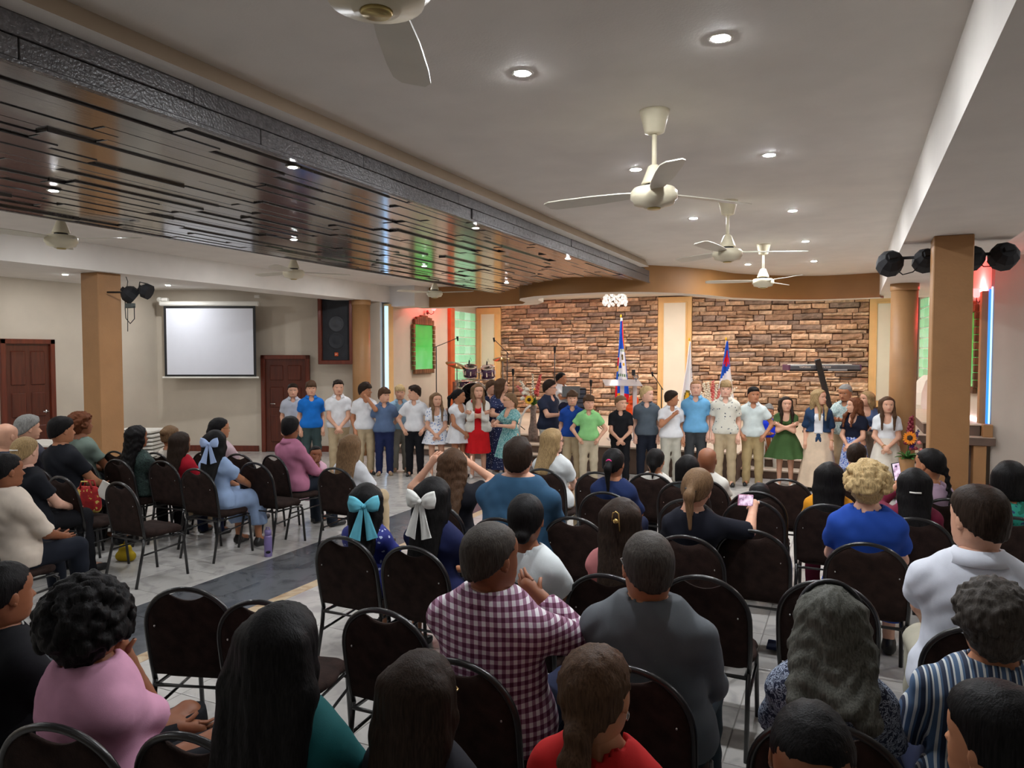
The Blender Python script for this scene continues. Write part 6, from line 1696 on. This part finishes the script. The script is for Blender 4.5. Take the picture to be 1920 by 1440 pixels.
S_(1229, 839, 6.9, 'woman with sleek dark tied-back hair', 'between the boys in grey and white', female=True, skin='tan', hair=('tied', 'black'), top=OFFW, bot=T(BLACK))
S_(1326, 836, 6.6, 'bald man in a cream shirt', 'near the tall boys', skin='brown', hair=('none', 'dkbrown'), top=OFFW, bot=T(NAVY), build=1.1, head=10, face=2)
S_(1290, 852, 6.45, 'child in a dark cap of hair beside the bald man', '', female=True, skin='tan', hair=('bob', 'black'), top=C(44, 50, 50), bot=T(NAVY), chair=True)
S_(1302, 900, 5.75, 'person in a pink flowered blouse', 'head hidden behind the woman with the phone', female=True, skin='tan', hair=('tied', 'dkbrown'), top=F_PINKF, bot=T(KHAKI), build=1.2, sleeve='elbow', Hset=1.45, lean=-.02)
S_(1424, 909, 6.0, 'small black-haired child in white', 'low between the chairs', skin='tan', hair=('short', 'black'), top=WHITE, bot=T(NAVY), Hset=1.0, chair=True)
S_(1556, 864, 5.55, 'woman with long black hair and a mustard sleeve', '', female=True, skin='tan', hair=('long', 'black', dict(len=.34, w=.34)), top=C(206, 138, 30), bot=T(C(90, 24, 46)), sleeve='elbow', build=1.1, head=5)
S_(1607, 828, 6.8, 'man with cropped brown hair near the stage', 'left of the lace-skirted girl', skin='light', hair=('crop', 'dkbrown'), top=C(60, 60, 70), bot=T(NAVY), head=10)
S_(1715, 875, 5.1, 'woman with a pearl hair clip holding a phone', 'maroon sleeve', female=True, skin='tan', hair=('halfup', 'black', dict(len=.24)), top=C(104, 26, 50), bot=T(BLACK), pose=(('px', 1680, 914, 5.45), 'lap'), extras=(('clip', M_white, .35),), sleeve='long')
S_(1745, 838, 5.75, 'girl with a braid in a lilac top', 'face turned left beside the square column', female=True, skin='tan', hair=('braid', 'black'), top=C(176, 150, 170), bot=T(NAVY), head=-55, sleeve='short', body=-25)
S_(1895, 862, 5.1, 'woman with dark bobbed hair in a teal print', 'at the right edge', female=True, skin='tan', hair=('bob', 'black'), top=F_TEALB, bot=T(BLACK), head=-5)
# left block
S_(8, 846, 5.2, 'man in a cream shirt at the left edge', 'cropped hair, arms folded, dark trousers', skin='brown', hair=('crop', 'black'), top=C(212, 198, 182), bot=T(C(26, 30, 40)), head=62, body=0, build=1.3, sleeve='elbow', collar=True, pose='lap', face=2)
S_(8, 790, 7.0, 'bald man at the left edge', '', skin='light', hair=('none', 'grey'), top=C(60, 66, 78), bot=T(NAVY), head=45, face=2)
S_(50, 778, 7.7, 'man with grey hair in profile', 'left of the door, looking right', skin='light', hair=('short', 'grey'), top=C(60, 60, 70), bot=T(NAVY), head=72, face=2)
S_(45, 816, 6.25, 'woman with a blonde twisted bun', 'dark top, seated at the left', female=True, skin='fair', hair=('tied', 'dkblond'), top=C(26, 28, 34), bot=T(BLACK), head=38, build=1.15, extras=(('clip', M_white, .6),))
S_(113, 779, 7.2, 'bearded man in a black T-shirt', 'black hair, looking right', skin='tan', hair=('fade', 'black'), top=C(26, 28, 34), bot=T(BLACK), head=62, build=1.15, face=2)
S_(150, 771, 8.2, 'woman with curly auburn hair', 'sage top, left of the square column', female=True, skin='brown', hair=('curly', 'auburn', dict(n=130, r=.44, drop=.5)), top=C(110, 124, 114), bot=T(BLACK), head=68)
S_(255, 796, 7.8, 'woman with long wavy dark hair in a dark green print', '', female=True, skin='brown', hair=('wavy', 'black', dict(len=.3)), top=F_DKPAT, bot=T(BLACK), head=62)
S_(318, 796, 8.3, 'woman with a light brown bun', 'behind the girl in red', female=True, skin='tan', hair=('bun', 'ltbrown'), top=C(214, 204, 190), bot=T(KHAKI), head=40)
S_(337, 808, 7.7, 'girl in red with dark hair', '', female=True, skin='brown', hair=('long', 'dkbrown', dict(len=.24)), top=C(178, 30, 46), bot=T(NAVY), head=55)
S_(410, 781, 8.35, 'woman with glasses in a pale pink top', 'dark hair, looking right', female=True, skin='tan', hair=('tied', 'black'), top=C(206, 180, 186), bot=T(BLACK), head=68, extras=(('glasses', GOLD),))
S_(402, 804, 7.2, 'girl in a pale blue dress with a ribbon', 'long black hair', female=True, skin='tan', hair=('long', 'black', dict(len=.26)), top=C(150, 172, 206), bot=('dress', C(150, 172, 206)), sleeve='puff', head=22, extras=(('bow', BOWP, .8),), pose='thigh')
S_(543, 779, 8.1, 'man in a dusty pink shirt', 'short black hair', skin='brown', hair=('fade', 'black'), top=C(176, 112, 138), bot=T(C(30, 36, 46)), head=25, body=12, build=1.15, sleeve='long', collar=True, pose='lap')
person(592, 835, 8.7, 'toddler in a pink dress', 'hair in two bunches, standing by the man in pink', sit=False, female=True, skin='brown', hair=('tied', 'black'), top=C(226, 182, 200), bot=('dress', C(226, 182, 200), .3, .17), pose=('side', 'chin'), body=175, hemz=.6, shoes='white')
S_(655, 812, 7.25, 'girl in a white blouse with long brown hair', '', female=True, skin='light', hair=('long', 'ltbrown', dict(len=.26, spread=1.2)), top=C(216, 218, 222), bot=T(KHAKI), head=30, sleeve='elbow', tilt=6)

# ------------------------------------------------------------------ empty chairs
for px, py, lab, hd in (
    (222, 903, 'empty brown chair nearest the grey aisle in the left block', 4), (112, 892, 'empty chair right of the man in the cream shirt', 2), (150, 860, 'empty chair behind the red flowered bag', 0),
    (172, 838, 'empty chair just in front of the bearded man', 0), (215, 845, 'empty chair left of the dark green print woman', 0), (446, 850, 'empty chair right of the pale blue dress girl', -3), (476, 866, 'small empty chair between the blue dress and pink shirt', 0),
    (348, 1100, 'empty chair by the aisle, right of the pink blouse', -18), (487, 1124, 'chair mostly hidden by the long black hair', -14), (715, 1140, 'empty chair between teal top and gingham shirt', 0),
    (98, 1356, 'dark chair in the bottom left corner', -12), (352, 1374, 'chair at the bottom edge right of the pink blouse', -6), (1075, 968, 'empty chair between white top and pink blouse', -2), (1120, 884, 'chair in front of the pink hair tie', 0),
    (1472, 897, 'empty chair below the green dress', 0), (1412, 937, 'empty chair behind the raised phone', -2), (1410, 992, 'empty chair right of the woman in black', 0), (1317, 1078, 'empty chair right of the grey T-shirt man', 0), (1552, 1088, 'empty chair in front of the bowed grey-haired woman', 0)):
    chair_at(px, py, lab, hd)

# ------------------------------------------------------------------ small things in hands and on the floor
def phone(px, py, zc, wd, ht, roll, label, m_case):
    p = at_d(px, py, zc); t = tag(empty('phone', p), label, 'phone'); t.rotation_euler = (0, roll, TH)
    MB().bbox(-wd / 2, wd / 2, -.006, .006, -ht / 2, ht / 2, .003).build('case', m_case, t)
    m, nt, b = _base('phone_screen_%d' % px); tc = N(nt, 'ShaderNodeTexCoord'); no = N(nt, 'ShaderNodeTexNoise', i_Scale=34.0, i_Detail=2.0); nt.links.new(tc.outputs['Object'], no.inputs['Vector'])
    c = ramp(nt, no.outputs[0], [(.3, (.02, .01, .05)), (.46, (.75, .5, .7)), (.6, (.95, .8, .95))]); nt.links.new(c, b.inputs['Emission Color']); b.inputs['Emission Strength'].default_value = .8; b.inputs['Base Color'].default_value = (.02, .02, .02, 1)
    MB().bbox(-wd / 2 + .004, wd / 2 - .004, -.0085, -.005, -ht / 2 + .004, ht / 2 - .004, .001).build('screen', m, t)
phone(1398, 938, 4.85, .10, .075, .05, 'phone held sideways showing a pink picture', pmat('pink_phone_case', lin(214, 150, 180), .4))
phone(1681, 884, 5.35, .058, .13, -.2, 'phone held upright by the woman with the pearl clip', M_blackpl)
t = tag(empty('water_bottle', at_z(503, 1043, 0)), 'lavender water bottle standing on the floor by the aisle', 'bottle')
MB().lathe([(0, 0), (.037, 0), (.038, .01), (.038, .19), (.03, .215), (.0, .215)], 24).build('bottle_body', pmat('lavender_enamel', lin(132, 116, 168), .35), t)
MB().lathe([(.031, .21), (.033, .225), (.033, .26), (.0, .265)], 20).build('cap', MATS['lavender_enamel'], t); MB().tube([(-.028, 0, .25), (-.02, 0, .285), (.02, 0, .285), (.028, 0, .25)], .006, 8).build('loop', MATS['lavender_enamel'], t)
a = math.atan2(-t.location.y, -t.location.x); o = MB().lathe([(0, .0), (.019, .0), (.017, .003), (0, .003)], 16, M=Matrix.Rotation(math.pi / 2, 3, 'Y')).build('sticker', M_blackpl, t); o.location = (.037 * math.cos(a), .037 * math.sin(a), .05); o.rotation_euler = (0, 0, a); o.scale = (1, 1.25, .8)
p = at_d(166, 962, 6.9); p.z = .485; t = tag(empty('tote_bag', p, .35), 'red bag with a yellow leaf print on a left chair', 'bag')
M_bag = pattern('red_leaf_print', 'blotch', (lin(150, 24, 26), lin(168, 30, 30), lin(214, 188, 96)), 1.1)
V, Q = sdf_mesh([Cn((-.07, 0, .06), (.07, 0, .06), .055, .055, .05, ((0, 1, 0), 1.1)), Cn((-.065, 0, .14), (.065, 0, .14), .055, .055, .06, ((0, 1, 0), 1.2)), Cn((-.06, 0, .22), (.06, 0, .22), .045, .045, .06, ((0, 1, 0), 1.4))], .012); link('bag_body', np_mesh('bag_body', V, [(Q, 0)]), M_bag, t)
for y in (-.03, .03): MB().tube([(-.06, y, .24), (-.04, y, .31), (.04, y, .31), (.06, y, .24)], .008, 6).build('handle', M_bag, t)
MB().bbox(-.02, .12, -.01, .0, .2, .36, .002, M=Matrix.Rotation(.5, 4, 'Y')).build('papers', M_white, t)
t = tag(empty('yellow_bag', at_z(236, 1052, 0), .3), 'small yellow bag on the floor under the left chairs', 'bag')
V, Q = sdf_mesh([Cn((-.05, 0, .05), (.05, 0, .05), .05, .05, .03), Cn((-.03, 0, .13), (.03, 0, .13), .035, .03, .04)], .012, ((v3(0, 0, .002), v3(0, 0, -1)),)); link('bag_body', np_mesh('bag_body', V, [(Q, 0)]), C(190, 160, 40), t); MB().tube([(-.03, 0, .15), (0, 0, .2), (.03, 0, .15)], .006, 6).build('handle', C(190, 160, 40), t)
t = tag(empty('white_note', at_d(1659, 908, 10.0)), 'folded white paper held by the girl in the lace skirt', 'paper')
MB().bbox(-.05, .05, -.003, .003, -.02, .02, .001, M=Matrix.Rotation(.5, 4, 'Y')).build('sheet', M_white, t)
t = tag(empty('shoulder_bag', at_z(1468, 1215, .02), 0), 'navy booklet on the floor under the empty chairs', 'book')
MB().bbox(-.1, .1, -.07, .07, 0, .02, .003).build('cover', NAVY, t); MB().bbox(-.095, .095, -.065, .075, .004, .016, .002).build('pages', M_white, t)
t.name = 'booklet'
